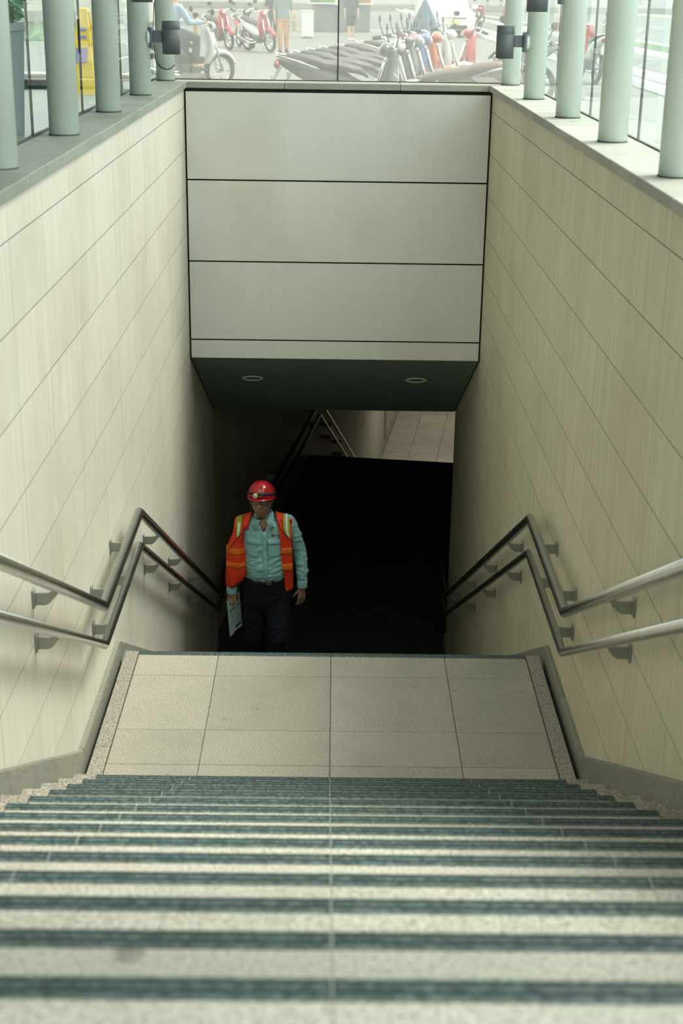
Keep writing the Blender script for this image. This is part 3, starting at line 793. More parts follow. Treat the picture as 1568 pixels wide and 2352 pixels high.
def bike(x, y, rz, c1, c2, label, lean=0, seat=None):
    key = (c1, c2, seat)
    if key not in protos: o = make_bike(paints[c1], paints[c2], simple('brown_vinyl', (.13, .085, .06), .5) if seat else m_seat, label); protos[key] = o
    else: o = copy_tree(protos[key]); o['label'] = label
    o.location = (x, y, G); o.rotation_euler = (math.radians(lean), 0, math.radians(rz))
    return o
bike(-2.40, 16.8, 38, 'white', 'black', 'white-fronted scooter left of the bollard, ridden by the person in blue', 4)
bike(-3.15, 33.5, -62, 'red', 'black', 'red and black motorbike in the far left cluster, leftmost', 5)
bike(-2.55, 34.9, -70, 'black', 'red', 'black motorbike with red tail in the far left cluster', 5)
bike(-2.05, 32.4, -58, 'red', 'white', 'red and white motorbike nearest the plaza in the far left cluster', 5)
bike(.22, 9.5, 6, 'white', 'black', 'white and black motorbike lowest in the row, tail to the left', 7)
bike(.36, 10.3, 5, 'black', 'white', 'second motorbike of the row with white side fairing', 7)
bike(.52, 11.1, 5, 'grey', 'black', 'third motorbike of the row, grey front', 7)
bike(.66, 11.9, 6, 'blue', 'grey', 'blue-fronted motorbike in the middle row', 7)
bike(.86, 12.8, 10, 'orange', 'red', 'orange-red motorbike topmost in the row', 7)
bike(.92, 8.3, 170, 'black', 'brown', 'black motorbike with brown side and long brown seat at the right', -8, 'brown')
bike(2.02, 10.4, 70, 'grey', 'black', 'grey motorbike beside the right far column', 6)
bike(2.25, 14.5, 165, 'red', 'grey', 'red motorbike turned the other way at the right, rear wheel out', 5)
bike(1.62, 19.6, 60, 'white', 'red', 'white motorbike standing under the blue cover', 4)
bike(1.15, 14.1, 4, 'white', 'red', 'white and red motorbike carrying the helmet and the plastic bag', 6)
bike(6.9, 66, 80, 'red', 'black', 'tiny red motorbike on the far street, left one', 0)
bike(8.3, 67, 85, 'red', 'red', 'tiny red motorbike on the far street, right one', 0)
bike(4.6, 20.5, 95, 'red', 'white', 'red and white motorbike behind the right glass between columns', 4)
for i in range(5):
    bike(12.5 + i * 1.1, 33 + i * 1.6, 120, 'white', 'grey', 'pale motorbike parked on the street far right, %s of five' % ['first', 'second', 'third', 'fourth', 'last'][i], 4)
# blue cover, helmet, bag
b = MB(); rg = []
for k, (z, r) in enumerate(((.0, .02), (-.06, .05), (-.2, .11), (-.40, .20), (-.58, .27), (-.66, .30))):
    rg.append([((r * (1 + .16 * math.sin(j * 1.9 + k * .3))) * math.cos(2 * PI * j / 26), (r * (1 + .16 * math.sin(j * 1.9 + k * .3))) * math.sin(2 * PI * j / 26) * .8, z + .02 * math.sin(j * 2.2) * (k > 3)) for j in range(26)])
b.loft(rg[::-1]); o = tag(b.build('cloth_cover', simple('slate_blue_cloth', (.10, .16, .22), .85, var=.2)), 'slate blue cloth cover draped to a point over a motorbike', 'cover'); o.location = (1.52, 19.5, G + 1.40)
e = tag(empty('helmet', (.98, 14.1, G + .86)), 'red and white helmet resting on a motorbike seat', 'helmet')
b = MB(); b.ell((0, 0, 0.02), (.14, .12, .12), 18, 10, zmin=-.35); b.build('shell', paints['red'], e); MB().ell((.05, 0, -.0), (.125, .115, .06), 16, 6, zmin=-.5, zmax=.6).build('visor', paints['white'], e)
b = MB(); b.ell((0, 0, 0), (.20, .14, .17), 18, 12)
for v in b.v: v += v.normalized() * .05 * noise.noise(v * 9)
o = tag(b.build('plastic_bag', M['white_paint']), 'crumpled white plastic bag on a motorbike among the row', 'bag'); o.location = (1.38, 14.1, G + .80)

# ------------------------------------------------------------------ white car
e = tag(empty('car', (4.15, 47.5, G), math.radians(4)), 'white car facing the stairs with yellow number plate', 'car')
m_car = simple('car_white', (.80, .81, .80), .22, 0, var=.02, coat=.8); m_cg = simple('car_glass', (.10, .12, .125), .08)
b = MB(); rg = []
def carring(y, w, z0, z1, zt, wt):
    return [(-w, y, z0), (-w, y, (z0 + z1) / 2), (-w * .97, y, z1), (-wt, y, zt), (wt, y, zt), (w * .97, y, z1), (w, y, (z0 + z1) / 2), (w, y, z0)]
for y, w, z0, z1, zt, wt in ((0, .68, .32, .62, .70, .6), (.12, .84, .25, .74, .86, .70), (.6, .89, .22, .86, .98, .74), (1.15, .90, .22, .96, 1.05, .76), (1.75, .90, .22, .98, 1.56, .66), (2.4, .90, .22, 1.0, 1.68, .63), (3.6, .90, .22, 1.0, 1.66, .62), (4.3, .87, .25, .98, 1.15, .66), (4.45, .75, .35, .8, .95, .6)):
    rg.append(carring(y, w, z0, z1, zt, wt))
b.loft(rg, True, False); b.build('body', m_car, e)
MB().add([(-.66, 1.19, 1.07), (.66, 1.19, 1.07), (.60, 1.70, 1.52), (-.60, 1.70, 1.52)], [(0, 1, 2, 3)]).build('windscreen', m_cg, e)
MB().cbox(-.55, .55, -.03, .03, .30, .42, .01).build('lower_grille', M['black'], e)
MB().cbox(-.50, .50, .0, .07, .62, .70, .01).build('grille', M['lamp_grey'], e)
b = MB()
for ang in (0, 120, 240):
    a = math.radians(ang + 90); c = Vector((.055 * math.cos(a), -.012, .66 + .055 * math.sin(a))); d = Vector((math.cos(a), 0, math.sin(a))) * .05; w = Vector((-math.sin(a), 0, math.cos(a))) * .025
    b.loft([[c + d, c + w, c - d, c - w], [c + d + Vector((0, .015, 0)), c + w + Vector((0, .015, 0)), c - d + Vector((0, .015, 0)), c - w + Vector((0, .015, 0))]], True, False)
b.build('badge', m_chrome, e)
MB().cbox(-.24, .24, -.045, -.03, .44, .58, .004).build('number_plate', simple('plate_yellow', (.80, .62, .22), .5), e)
for s in (-1, 1):
    MB().ell((s * .68, .16, .58), (.14, .10, .11), 12, 8).build('headlight', m_glasslamp, e)
    MB().ell((s * .68, .06, .42), (.05, .04, .05), 10, 6).build('indicator', simple('amber', (.75, .35, .05), .3), e)
    MB().ell((s * 1.02, 1.35, 1.05), (.11, .06, .08), 12, 8).tube([(s * .90, 1.35, 1.0), (s * 1.0, 1.35, 1.03)], .02, 6).build('wing_mirror', m_car, e)
    for y in (.85, 3.6):
        w = MB().torus((s * .80, y, .31), .23, .085, 'x', 22, 8).build('wheel', M['rubber'], e)
        MB().cyl((s * .76, y, .31), (s * .90, y, .31), .19, .17, 14).build('rim', m_chrome, w)
for s in (-1, 1):
    MB().tube([(0, 1.28 - .2, 1.08), (s * .45, 1.22, 1.10)], .008, 5).build('wiper', M['black'], e)

# ------------------------------------------------------------------ figures
def remesh(mb, voxel, smooth=2, name='figure', mats=None, shift=None, disp=None, smf=.5):
    me = mb.mesh(name + '_src', mats, shift); o = bpy.data.objects.new('tmp', me); COL.objects.link(o)
    md = o.modifiers.new('r', 'REMESH'); md.mode = 'VOXEL'; md.voxel_size = voxel; md.use_smooth_shade = True
    if smooth: s = o.modifiers.new('s', 'SMOOTH'); s.iterations = smooth; s.factor = smf
    dg = bpy.context.evaluated_depsgraph_get(); ev = o.evaluated_get(dg)
    m2 = bpy.data.meshes.new_from_object(ev, preserve_all_data_layers=False, depsgraph=dg); m2.name = name
    bpy.data.objects.remove(o); bpy.data.meshes.remove(me)
    m2.materials.clear()
    for m in (mats if isinstance(mats, (list, tuple)) else [mats]): m2.materials.append(m)
    if disp:
        nr = [v.normal.copy() for v in m2.vertices]
        for v, n in zip(m2.vertices, nr): v.co += n * disp(v.co)
    m2.polygons.foreach_set('use_smooth', [True] * len(m2.polygons)); m2.update()
    return m2
def limb(b, pts, rad, n=12, flat=None):
    pts = [Vector(p) for p in pts]
    # resample smoothly
    P = []; Rr = []
    for i in range(len(pts) - 1):
        for t in (0, .33, .67): P.append(pts[i].lerp(pts[i + 1], t)); Rr.append(rad[i] * (1 - t) + rad[i + 1] * t)
    P.append(pts[-1]); Rr.append(rad[-1])
    b.tube(P, Rr, n, True, False); b.ell(P[0], (Rr[0],) * 3, n, 6); b.ell(P[-1], (Rr[-1],) * 3, n, 6)
    return b
def ering(cx, cy, z, rx, ry, n=28, p=2.3):
    o = []
    for k in range(n):
        a = 2 * PI * k / n; c, s = math.cos(a), math.sin(a)
        o.append(Vector((cx + rx * math.copysign(abs(c) ** (2 / p), c), cy + ry * math.copysign(abs(s) ** (2 / p), s), z)))
    return o
m_skin = simple('skin', (.33, .20, .13), .5, var=.05); m_skin2 = simple('skin_pale', (.55, .36, .25), .55)
m_hair = simple('black_hair', (.012, .010, .010), .6)
def hand(b, w, d, side, palm_n, size=1.0, curl=.5, spread=.012):
    """w wrist, d direction to fingertips, side vector toward the thumb, palm_n normal out of the palm"""
    w = Vector(w); d = Vector(d).normalized(); side = (Vector(side) - d * Vector(side).dot(d)).normalized(); pn = Vector(palm_n); pn = (pn - d * pn.dot(d) - side * pn.dot(side)).normalized()
    s = size
    rg = []
    for t, hw_, hh in ((-.01, .024, .020), (.02, .030, .017), (.05, .038, .016), (.085, .040, .014), (.095, .036, .010)):
        rg.append([w + d * t * s + side * hw_ * s * math.cos(2 * PI * k / 12) + pn * hh * s * math.sin(2 * PI * k / 12) for k in range(12)])
    b.loft(rg)
    for i, (off, L) in enumerate(((.030, .070), (.010, .078), (-.010, .072), (-.030, .056))):
        p = w + d * .085 * s + side * off * s; dirn = d + side * off * spread * 20; dirn.normalize(); P = [p]; ang = 0
        for f in (.45, .32, .23):
            ang += curl * .9
            v = dirn * math.cos(ang * .55) + pn * math.sin(ang * .55); p = p + v * L * f * s; P.append(p)
        limb(b, P, [.0095 * s, .0088 * s, .008 * s, .0068 * s], 8)
    p = w + d * .025 * s + side * .030 * s
    limb(b, [p, p + (d * .6 + side * .6 + pn * .35).normalized() * .035 * s, p + (d * .85 + side * .42 + pn * .5).normalized() * .068 * s], [.013 * s, .0105 * s, .008 * s], 8)

def head(b, c, s=1.0, pitch=0.0, yaw=0.0):
    """head with brow, sockets, nose, lips, chin and ears; faces -y. c = centre"""
    rot = Matrix.Rotation(yaw, 3, 'Z') @ Matrix.Rotation(pitch, 3, 'X')
    g = lambda x, x0, w: math.exp(-((x - x0) / w) ** 2)
    rings = []; nu, nv = 56, 44
    for k in range(nv + 1):
        t = -PI / 2 + PI * k / nv; ring = []
        for i in range(nu):
            a = 2 * PI * i / nu; ct = max(math.cos(t), 1e-3)
            x = ct * math.cos(a); y = ct * math.sin(a); z = math.sin(t)
            rx, ry, rz = .076, .096, .118
            jaw = 1 - .30 * max(0, -z - .15) ** 1.2
            X = x * rx * jaw; Y = y * ry * (1 - .10 * max(0, -z)); Z = z * rz
            if z < -.3: Y -= .012 * min(1, (-z - .3) / .5)          # chin forward
            if y < 0:
                f = min(1, -y * 1.6)
                Y -= f * .007 * g(Z, .036, .012) * g(X, 0, .05)
                Y += f * .013 * g(Z, .012, .015) * (g(X, -.032, .018) + g(X, .032, .018))
                nz = max(0, min(1, (.022 - Z) / .055)) if Z > -.036 else max(0, 1 - (-.036 - Z) / .010)
                Y -= f * (.006 + .019 * nz) * g(X, 0, .0085 + .008 * nz) * (1 if Z < .022 else g(Z, .022, .012))
                Y -= f * .0065 * (g(Z, -.060, .0055) + g(Z, -.073, .0065)) * g(X, 0, .024)
                Y += f * .004 * g(Z, -.0665, .0028) * g(X, 0, .024)
                Y -= f * .006 * g(Z, -.100, .012) * g(X, 0, .022)
                Y -= f * .004 * g(Z, -.015, .02) * (g(X, -.045, .015) + g(X, .045, .015))
            ring.append(Vector(c) + rot @ Vector((X, Y, Z)) * s)
        rings.append(ring)
    b.loft(rings)
    for sg in (-1, 1):
        e = rot @ Matrix.Rotation(sg * .35, 3, 'Z')
        b.ell(Vector(c) + rot @ Vector((sg * .080, .012, .0)) * s, (.008 * s, .020 * s, .034 * s), 12, 8, e)
    return rot

def pedestrian(name_label, x, y, rz, top, bottom, skin, shorts=False, walk=.12, h=1.62, bag=False, group=None):
    e = tag(empty('person', (x, y, G), math.radians(rz)), name_label, 'person', group)
    k = h / 1.70
    b = MB()
    head(b, (0, -.01, 1.56), 1.0, .1)
    limb(b, [(0, .01, 1.38), (0, 0, 1.50)], [.056, .052])
    b.loft([ering(0, 0, z, rx, ry) for z, rx, ry in ((.86, .15, .10), (.95, .155, .105), (1.05, .135, .095), (1.2, .155, .10), (1.32, .175, .095), (1.38, .12, .07), (1.41, .06, .05))])
    for s in (-1, 1):
        limb(b, [(s * .18, 0, 1.34), (s * .235, .02, 1.07), (s * .235, -.06, .84)], [.045, .036, .025])
        hand(b, (s * .235, -.06, .83), (0, -.1, -1), (-s * .3, -1, 0), (-s, 0, 0), .95, .5)
        limb(b, [(s * .08, 0, .88), (s * .09, s * walk * .5, .47), (s * .09, s * walk, .09)], [.078, .052, .036])
        limb(b, [(s * .09, s * walk + .03, .045), (s * .095, s * walk - .13, .03)], [.036, .028])
    o = link('body', remesh(b, .011, 2, 'body', skin), e)
    b = MB(); b.loft([ering(0, 0, z, rx, ry) for z, rx, ry in ((.84, .175, .12), (.95, .17, .118), (1.08, .155, .112), (1.2, .168, .115), (1.32, .188, .108), (1.375, .14, .085), (1.40, .075, .062))])
    for s in (-1, 1): limb(b, [(s * .18, 0, 1.335), (s * .236, .02, 1.10)], [.058, .050])
    link('shirt', remesh(b, .012, 2, 'shirt', top, disp=lambda c: .006 * noise.noise(c * 12)), e)
    b = MB(); b.loft([ering(0, 0, z, rx, ry) for z, rx, ry in ((.80, .165, .11), (.93, .165, .112))])
    for s in (-1, 1):
        if shorts: limb(b, [(s * .082, 0, .84), (s * .095, s * walk * .5, .54)], [.095, .085])
        else: limb(b, [(s * .08, 0, .84), (s * .09, s * walk * .5, .47), (s * .09, s * walk, .12)], [.092, .072, .058])
        
    link('shorts' if shorts else 'trousers', remesh(b, .012, 2, 'trousers', bottom, disp=lambda c: .006 * noise.noise(c * 10)), e)
    for s in (-1, 1):
        b = MB(); limb(b, [(s * .09, s * walk + .035, .045), (s * .095, s * walk - .15, .035)], [.045, .038]); b.build('shoe', M['black'] if not shorts else M['white_paint'], e)
    b = MB(); b.ell((0, .012, 1.60), (.084, .104, .10), 20, 12, zmin=-.5); b.build('hair', m_hair, e)
    e.scale = (k, k, k)
    if bag:
        t = tag(empty('handbag', (x + .28, y - .05, G + .55)), 'tan bag hanging from the hand of the pedestrian in orange trousers', 'bag')
        MB().cbox(-.06, .06, -.14, .14, 0, .26, .02).build('pouch', simple('tan_leather', (.42, .27, .16), .6), t); MB().tube([(0, -.08, .25), (0, -.05, .40), (0, .05, .40), (0, .08, .25)], .008, 6).build('strap', M['black'], t)
    return e
cl_grey = simple('grey_shirt', (.20, .25, .25), .9); cl_orange = simple('orange_trousers', (.60, .33, .18), .9); cl_dark = simple('dark_cloth', (.04, .045, .05), .9); cl_navy = simple('grey_navy', (.06, .07, .09), .9)
pedestrian('pedestrian in grey shirt and orange-tan trousers standing on the plaza', -1.40, 32.0, 8, cl_grey, cl_orange, m_skin2, False, .05, 1.66, True)
pedestrian('small pedestrian in dark shorts walking before the kiosk', .45, 42.5, 12, cl_navy, cl_dark, m_skin2, True, .14, 1.62)
pedestrian('dark-dressed pedestrian standing behind the one in orange trousers', -2.15, 43.0, 0, cl_dark, cl_dark, m_skin2, False, .05, 1.6)

# seated rider in light blue on the white scooter
cl_sky = simple('sky_blue_shirt', (.35, .48, .62), .9)
e = tag(empty('person', (-2.40, 16.8, G), math.radians(38)), 'rider in light blue sleeves and grey trousers seated on the white scooter', 'person')
b = MB(); head(b, (-.12, 0, 1.50), 1, .1, PI / 2)
limb(b, [(-.2, 0, 1.30), (-.14, 0, 1.42)], [.056, .052])
def srings(g): return [[Vector((v.x * .62 - .30 + .10 * (z - .8) / .5, v.y * 1.45, v.z)) for v in ering(0, 0, z, rx + g, ry + g)] for z, rx, ry in ((.80, .15, .11), (.92, .15, .11), (1.05, .14, .10), (1.2, .16, .11), (1.29, .12, .09))]
b.loft(srings(0))
for s in (-1, 1):
    limb(b, [(-.20, s * .17, 1.24), (-.08, s * .25, 1.02), (.16, s * .28, 1.03)], [.045, .036, .025]); hand(b, (.15, s * .28, 1.03), (1, s * .3, -.1), (0, -s, 0), (0, 0, -1), .9, 1.1)
    limb(b, [(-.28, s * .10, .88), (.10, s * .17, .78), (.08, s * .15, .42)], [.08, .056, .04])
    limb(b, [(.05, s * .15, .38), (.20, s * .16, .37)], [.036, .03])
link('body', remesh(b, .011, 2, 'body', m_skin2), e)
b = MB(); b.loft(srings(.018))
for s in (-1, 1): limb(b, [(-.20, s * .17, 1.24), (-.08, s * .25, 1.02), (.10, s * .28, 1.03)], [.06, .052, .042])
link('shirt', remesh(b, .012, 2, 'shirt', cl_sky, disp=lambda c: .007 * noise.noise(c * 12)), e)
b = MB()
for s in (-1, 1): limb(b, [(-.28, s * .10, .88), (.10, s * .17, .78), (.08, s * .15, .44)], [.10, .075, .06])
link('trousers', remesh(b, .012, 2, 'trousers', cl_navy, disp=lambda c: .006 * noise.noise(c * 10)), e)
MB().ell((-.125, 0, 1.54), (.125, .11, .12), 20, 12, zmin=-.4).build('hard_hat', paints['white'], e)

# ------------------------------------------------------------------ the worker climbing the lower flight
WX, WY = -.53, 3.5
man = tag(empty('person', (WX, WY, -12 * RI)), 'man in red helmet and orange safety vest climbing the dark steps, clipboard in hand', 'person')
SH = Vector((WX, WY, -12 * RI))
def wlink(name, me, parent=None): return link(name, me, parent or man)
sk = simple('worker_skin', (.36, .22, .14), .5, var=.06)
m_shirt = simple('teal_work_shirt', (.32, .62, .64), .85, var=.08, vscale=14)
m_pants = simple('navy_trousers', (.005, .008, .018), .95, var=.2)
m_vest = simple('orange_vest', (1.0, .06, .012), .65, var=.05, vscale=10)
m_vest2 = simple('bright_orange_band', (1.0, .19, .01), .6, var=.04)
m_lime = simple('lime_tape', (.34, .50, .06), .6, var=.04)
m_refl = simple('reflective_tape', (.88, .88, .78), .35, var=.02)
m_helmet = simple('helmet_red', (.50, .008, .02), .22, var=.03, coat=.7)
HC = (-.553, 3.470, -.402)
PITCH = math.radians(-12)
torso = [(-.500, 0, .050, .048), (-.525, 0, .075, .060), (-.545, 0, .135, .082), (-.575, 0, .185, .100), (-.63, 0, .198, .112), (-.70, -.005, .188, .122), (-.80, -.012, .172, .128), (-.90, -.028, .166, .140), (-.97, -.034, .160, .142), (-1.02, -.022, .152, .130)]
def tcx(z): return -.536 + (.018 * max(0, min(1, (-.55 - z) / .45)))
def tz(z):
    for a, c in zip(torso[:-1], torso[1:]):
        if a[0] >= z >= c[0]:
            t = (a[0] - z) / (a[0] - c[0]); return [a[i] * (1 - t) + c[i] * t for i in range(4)]
    return torso[0] if z > torso[0][0] else torso[-1]
def front(x, z, g=0.0):
    """y of the front of the chest at x, z"""
    _, cy, rx, ry = tz(z); u = min(.97, abs(x - tcx(z)) / (rx + g))
    return 3.5 + cy - (ry + g) * (1 - u ** 2.3) ** (1 / 2.3)
# body: head, neck, trunk, arms, hands and legs as one continuous surface
b = MB()
rot = head(b, HC, 1.0, PITCH, math.radians(-3))
limb(b, [(-.540, 3.515, -.58), (-.552, 3.49, -.47)], [.062, .056], 16)
b.loft([ering(tcx(z), 3.5 + cy, z, rx - .012, ry - .012) for z, cy, rx, ry in torso])
b.loft([ering(-.515, 3.49, z, rx, ry) for z, rx, ry in ((-.98, .13, .11), (-1.08, .165, .12), (-1.16, .17, .12))])
RA = [(-.700, 3.51, -.590), (-.760, 3.52, -.83), (-.782, 3.44, -1.10)]
LA = [(-.350, 3.51, -.575), (-.262, 3.53, -.82), (-.236, 3.455, -1.06)]
limb(b, RA, [.048, .038, .026]); limb(b, LA, [.048, .038, .026])
# right hand gripping the clipboard edge (viewer's left); index finger pointing down over the sheet
hw_ = Vector((-.787, 3.425, -1.135))
rg = []
for t, a_, c_ in ((-.02, .024, .020), (.015, .032, .019), (.045, .038, .019), (.070, .036, .016)):
    rg.append([hw_ + Vector((a_ * math.cos(2 * PI * k / 12), c_ * math.sin(2 * PI * k / 12) - t * .1, -t)) for k in range(12)])
b.loft(rg)
limb(b, [hw_ + Vector((.026, -.010, -.050)), hw_ + Vector((.034, -.030, -.082)), hw_ + Vector((.030, -.034, -.122))], [.0105, .0095, .0075], 8)
for dx, l in ((.006, 0), (-.013, -.002), (-.030, -.008)):
    limb(b, [hw_ + Vector((dx, -.008, -.062)), hw_ + Vector((dx - .003, -.030, -.088 - l)), hw_ + Vector((dx + .002, -.020, -.104 - l)), hw_ + Vector((dx + .004, -.000, -.098 - l))], [.0105, .0098, .0088, .0075], 8)
limb(b, [hw_ + Vector((.030, .010, -.020)), hw_ + Vector((.046, .022, -.050)), hw_ + Vector((.040, .024, -.085))], [.013, .011, .009], 8)
# left hand hanging relaxed (viewer's right)
hand(b, (-.237, 3.445, -1.095), (-.03, -.12, -1), (-.75, -.65, 0), (-.65, .75, 0), 1.0, .55, .010)
for pts in ([(-.60, 3.49, -1.12), (-.610, 3.47, -1.52), (-.600, 3.66, -1.96)], [(-.43, 3.49, -1.12), (-.420, 3.36, -1.48), (-.415, 3.44, -1.82)]): limb(b, pts, [.075, .052, .038])
wb = remesh(b, .0042, 2, 'body', sk, SH, None, .45)
wlink('body', wb)
# --- head details
def hp(x, y, z): return Vector(HC) + Matrix.Rotation(math.radians(-3), 3, 'Z') @ (Matrix.Rotation(PITCH, 3, 'X') @ Vector((x, y, z)))
Rh = Matrix.Rotation(math.radians(-3), 3, 'Z') @ Matrix.Rotation(PITCH, 3, 'X')
b = MB()
for s in (-1, 1): b.ell(hp(s * .032, -.078, .013), (.0135, .010, .008), 14, 8, Rh)
b.build('eyes', simple('eye_white', (.45, .43, .38), .3), man, SH)
b = MB()
for s in (-1, 1): b.ell(hp(s * .031, -.087, .011), (.006, .004, .0062), 10, 6, Rh)
b.build('iris', simple('dark_iris', (.02, .012, .008), .2), man, SH)
b = MB()
for s in (-1, 1): b.tube([hp(s * .014, -.095, .034), hp(s * .034, -.094, .041), hp(s * .056, -.080, .036)], [.003, .0045, .002], 7)
b.build('eyebrows', m_hair, man, SH)
b = MB(); b.tube([hp(-.026, -.090, -.067), hp(-.012, -.1005, -.0615), hp(0, -.102, -.0625), hp(.012, -.1005, -.0615), hp(.026, -.090, -.067)], [.0015, .0042, .0042, .0042, .0015], 8)
b.tube([hp(-.024, -.090, -.068), hp(0, -.1005, -.0745), hp(.024, -.090, -.068)], [.0015, .0058, .0015], 8)
b.build('lips', simple('lips', (.30, .13, .10), .5), man, SH)
b = MB(); b.ell(hp(0, .012, .045), (.083, .098, .082), 24, 12, Rh, zmin=-.62, zmax=.7)
hv = MB()
keep = [v for v in b.v]
b.build('hair', m_hair, man, SH) if False else None
rg = []
for t in range(9):
    zz = -.045 + t * .0125; r = []
    for k in range(19):
        a = math.radians(-8 + 196 * k / 18); r.append(hp(math.cos(a) * (.080 - .006 * (t == 0)), .008 + math.sin(a) * .098 * (1 - .25 * max(0, 1 - t / 4)), zz))
    rg.append(r + [hp(math.cos(math.radians(-8 + 196 * k / 18)) * .070, .008 + math.sin(math.radians(-8 + 196 * k / 18)) * .085 * (1 - .25 * max(0, 1 - t / 4)), zz) for k in range(18, -1, -1)])
MB().loft(rg).build('hair', m_hair, man, SH)
# helmet with peak, band, head lamp, chin strap
hm = MB(); prof = [(0, 1.0), (.30, .955), (.55, .84), (.76, .66), (.90, .44), (.975, .22), (1.0, 0.0), (1.015, -.10)]
def hel(r, zf, k, n=40, gr=1.0):
    a = 2 * PI * k / n; ridge = 1 + .012 * math.exp(-(math.cos(a) / .25) ** 2) * (zf > .1)
    return hp(r * .106 * math.cos(a) * gr, .008 + r * .128 * math.sin(a) * gr, .060 + zf * .112 * ridge)
rg = [[hel(max(r, .01), z, k) for k in range(40)] for r, z in prof]
rg += [[hel(r * .965, z - .0, k) for k in range(40)] for r, z in prof[::-1][:6]]
hm.loft(rg, False)
helmet = hm.build('helmet', m_helmet, man, SH)
bm_ = MB(); ro = []; 
for side in (0, 1):
    for r0 in (0, 1):
        pass
up = []; 
for k in range(41):
    a = 2 * PI * k / 40; fr = max(0, -math.sin(a)) ** 1.5; w = .010 + .034 * fr; d = .004 + .016 * fr
    i0 = hp(.104 * math.cos(a), .008 + .126 * math.sin(a), .049); o0 = hp((.104 + w * .55) * math.cos(a), .008 + (.126 + w) * math.sin(a), .049 - d)
    nz = Rh @ Vector((0, 0, .004))
    up.append([i0 + nz, o0 + nz * .5, o0 - nz * .5, i0 - nz])
bm_.loft(up, False); bm_.build('brim', m_helmet, helmet, SH)
b = MB(); rg = []
for k in range(41):
    a = 2 * PI * k / 40; rr = 1.012
    rg.append([hp(.106 * rr * math.cos(a), .008 + .128 * rr * math.sin(a), .065), hp(.109 * rr * math.cos(a), .008 + .131 * rr * math.sin(a), .067), hp(.109 * rr * math.cos(a), .008 + .131 * rr * math.sin(a), .083), hp(.105 * rr * math.cos(a), .008 + .127 * rr * math.sin(a), .085)])
b.loft(rg, False); b.build('lamp_band', M['black'], helmet, SH)
lc = hp(-.026, -.135, .073); fd = (Rh @ Vector((-.15, -1, -.05))).normalized()
lampo = MB().cyl(lc, lc + fd * .030, .018, .0215, 24).build('head_lamp', simple('brass_rim', (.45, .33, .16), .3, .9), helmet, SH)
MB().cyl(lc + fd * .030, lc + fd * .032, .0175, .016, 24).ell(lc + fd * .031, (.013, .006, .013), 14, 6).build('lamp_lens', simple('lamp_reflector', (.85, .83, .74), .12, .4), lampo, SH)
b2 = MB(); q = hp(.018, -.137, .079); b2.ell(q, (.020, .013, .015), 14, 8, Rh); b2.build('battery_box', simple('dark_green_plastic', (.02, .07, .06), .4), helmet, SH)
b2 = MB(); b2.torus(hp(.0, -.130, .100), .010, .002, 'y', 20, 6); b2.build('badge', M['white_paint'], helmet, SH)
b = MB()
for s in (-1, 1): b.tube([hp(s * .100, -.01, .040), hp(s * .083, -.018, -.02), hp(s * .070, -.025, -.070), hp(s * .050, -.055, -.104), hp(s * .022, -.082, -.117), hp(0, -.087, -.119)], .0045, 7, mitre=False)
b.build('chin_strap', M['black'], helmet, SH)
# glasses
gl = MB()
for s in (-1, 1):
    P = []
    for k in range(25):
        a = 2 * PI * k / 24; cx_, sx_ = math.cos(a), math.sin(a)
        P.append(hp(s * .0335 + .0265 * math.copysign(abs(cx_) ** .62, cx_), -.107 + .010 * ((s * .0335 + .026 * cx_) / .06) ** 2, .008 + .0165 * math.copysign(abs(sx_) ** .62, sx_)))
    gl.tube(P, .0024, 6, False, False)
    gl.tube([hp(s * .060, -.100, .018), hp(s * .075, -.070, .016), hp(s * .084, .005, .012)], .0022, 6, mitre=False)
gl.tube([hp(-.009, -.106, .014), hp(0, -.109, .017), hp(.009, -.106, .014)], .0024, 6)
glo = gl.build('glasses', M['black'], man, SH)
lens = MB()
for s in (-1, 1):
    P = [hp(s * .0335 + .025 * math.copysign(abs(math.cos(2 * PI * k / 20)) ** .62, math.cos(2 * PI * k / 20)), -.106 + .010 * ((s * .0335 + .025 * math.cos(2 * PI * k / 20)) / .06) ** 2, .008 + .015 * math.copysign(abs(math.sin(2 * PI * k / 20)) ** .62, math.sin(2 * PI * k / 20))) for k in range(20)]
    lens.add(P, [list(range(20))])
lens.build('lenses', glass_mat('spectacle_glass', (.93, .95, .93), .06, (.7, .75, .72), .1), glo, SH)

# --- shirt, one surface with sleeves, creased
def crease(amp, sc):
    def f(c):
        w = c + SH
        q = Vector((w.x * sc, w.y * sc, w.z * sc * .75))
        n1 = noise.noise(q); n2 = noise.noise(Vector((w.x * 9 + w.z * 14, w.y * 8, w.z * 22 - w.x * 9)))
        waist = .9 + .9 * max(0, min(1, (-.72 - w.z) / .25))
        return amp * (n1 * .7 + (abs(n2) - .25) * 1.1 * waist)
    return f
b = MB()
b.loft([ering(tcx(z), 3.5 + cy, z, rx, ry, 36) for z, cy, rx, ry in torso])
limb(b, RA[:2] + [(-.780, 3.45, -1.04)], [.056, .050, .044], 16); limb(b, LA[:2] + [(-.236, 3.46, -1.02)], [.064, .054, .046], 16)
shirt = wlink('shirt', remesh(b, .006, 3, 'shirt', m_shirt, SH, crease(.011, 11)))
for (x, y), z0, z1 in (((-.787, 3.435), -1.085, -1.145), ((-.236, 3.452), -1.030, -1.094)):
    c = MB(); rr = []
    for z, r in ((z0, .038), (z0 - .004, .042), (z1 + .004, .040), (z1, .039), (z1, .034), (z0 - .01, .034)): rr.append(ering(x, y - (z0 - z) * .12, z, r, r * .95, 20, 2))
    c.loft(rr, False); c.build('cuff', m_shirt, shirt, SH)
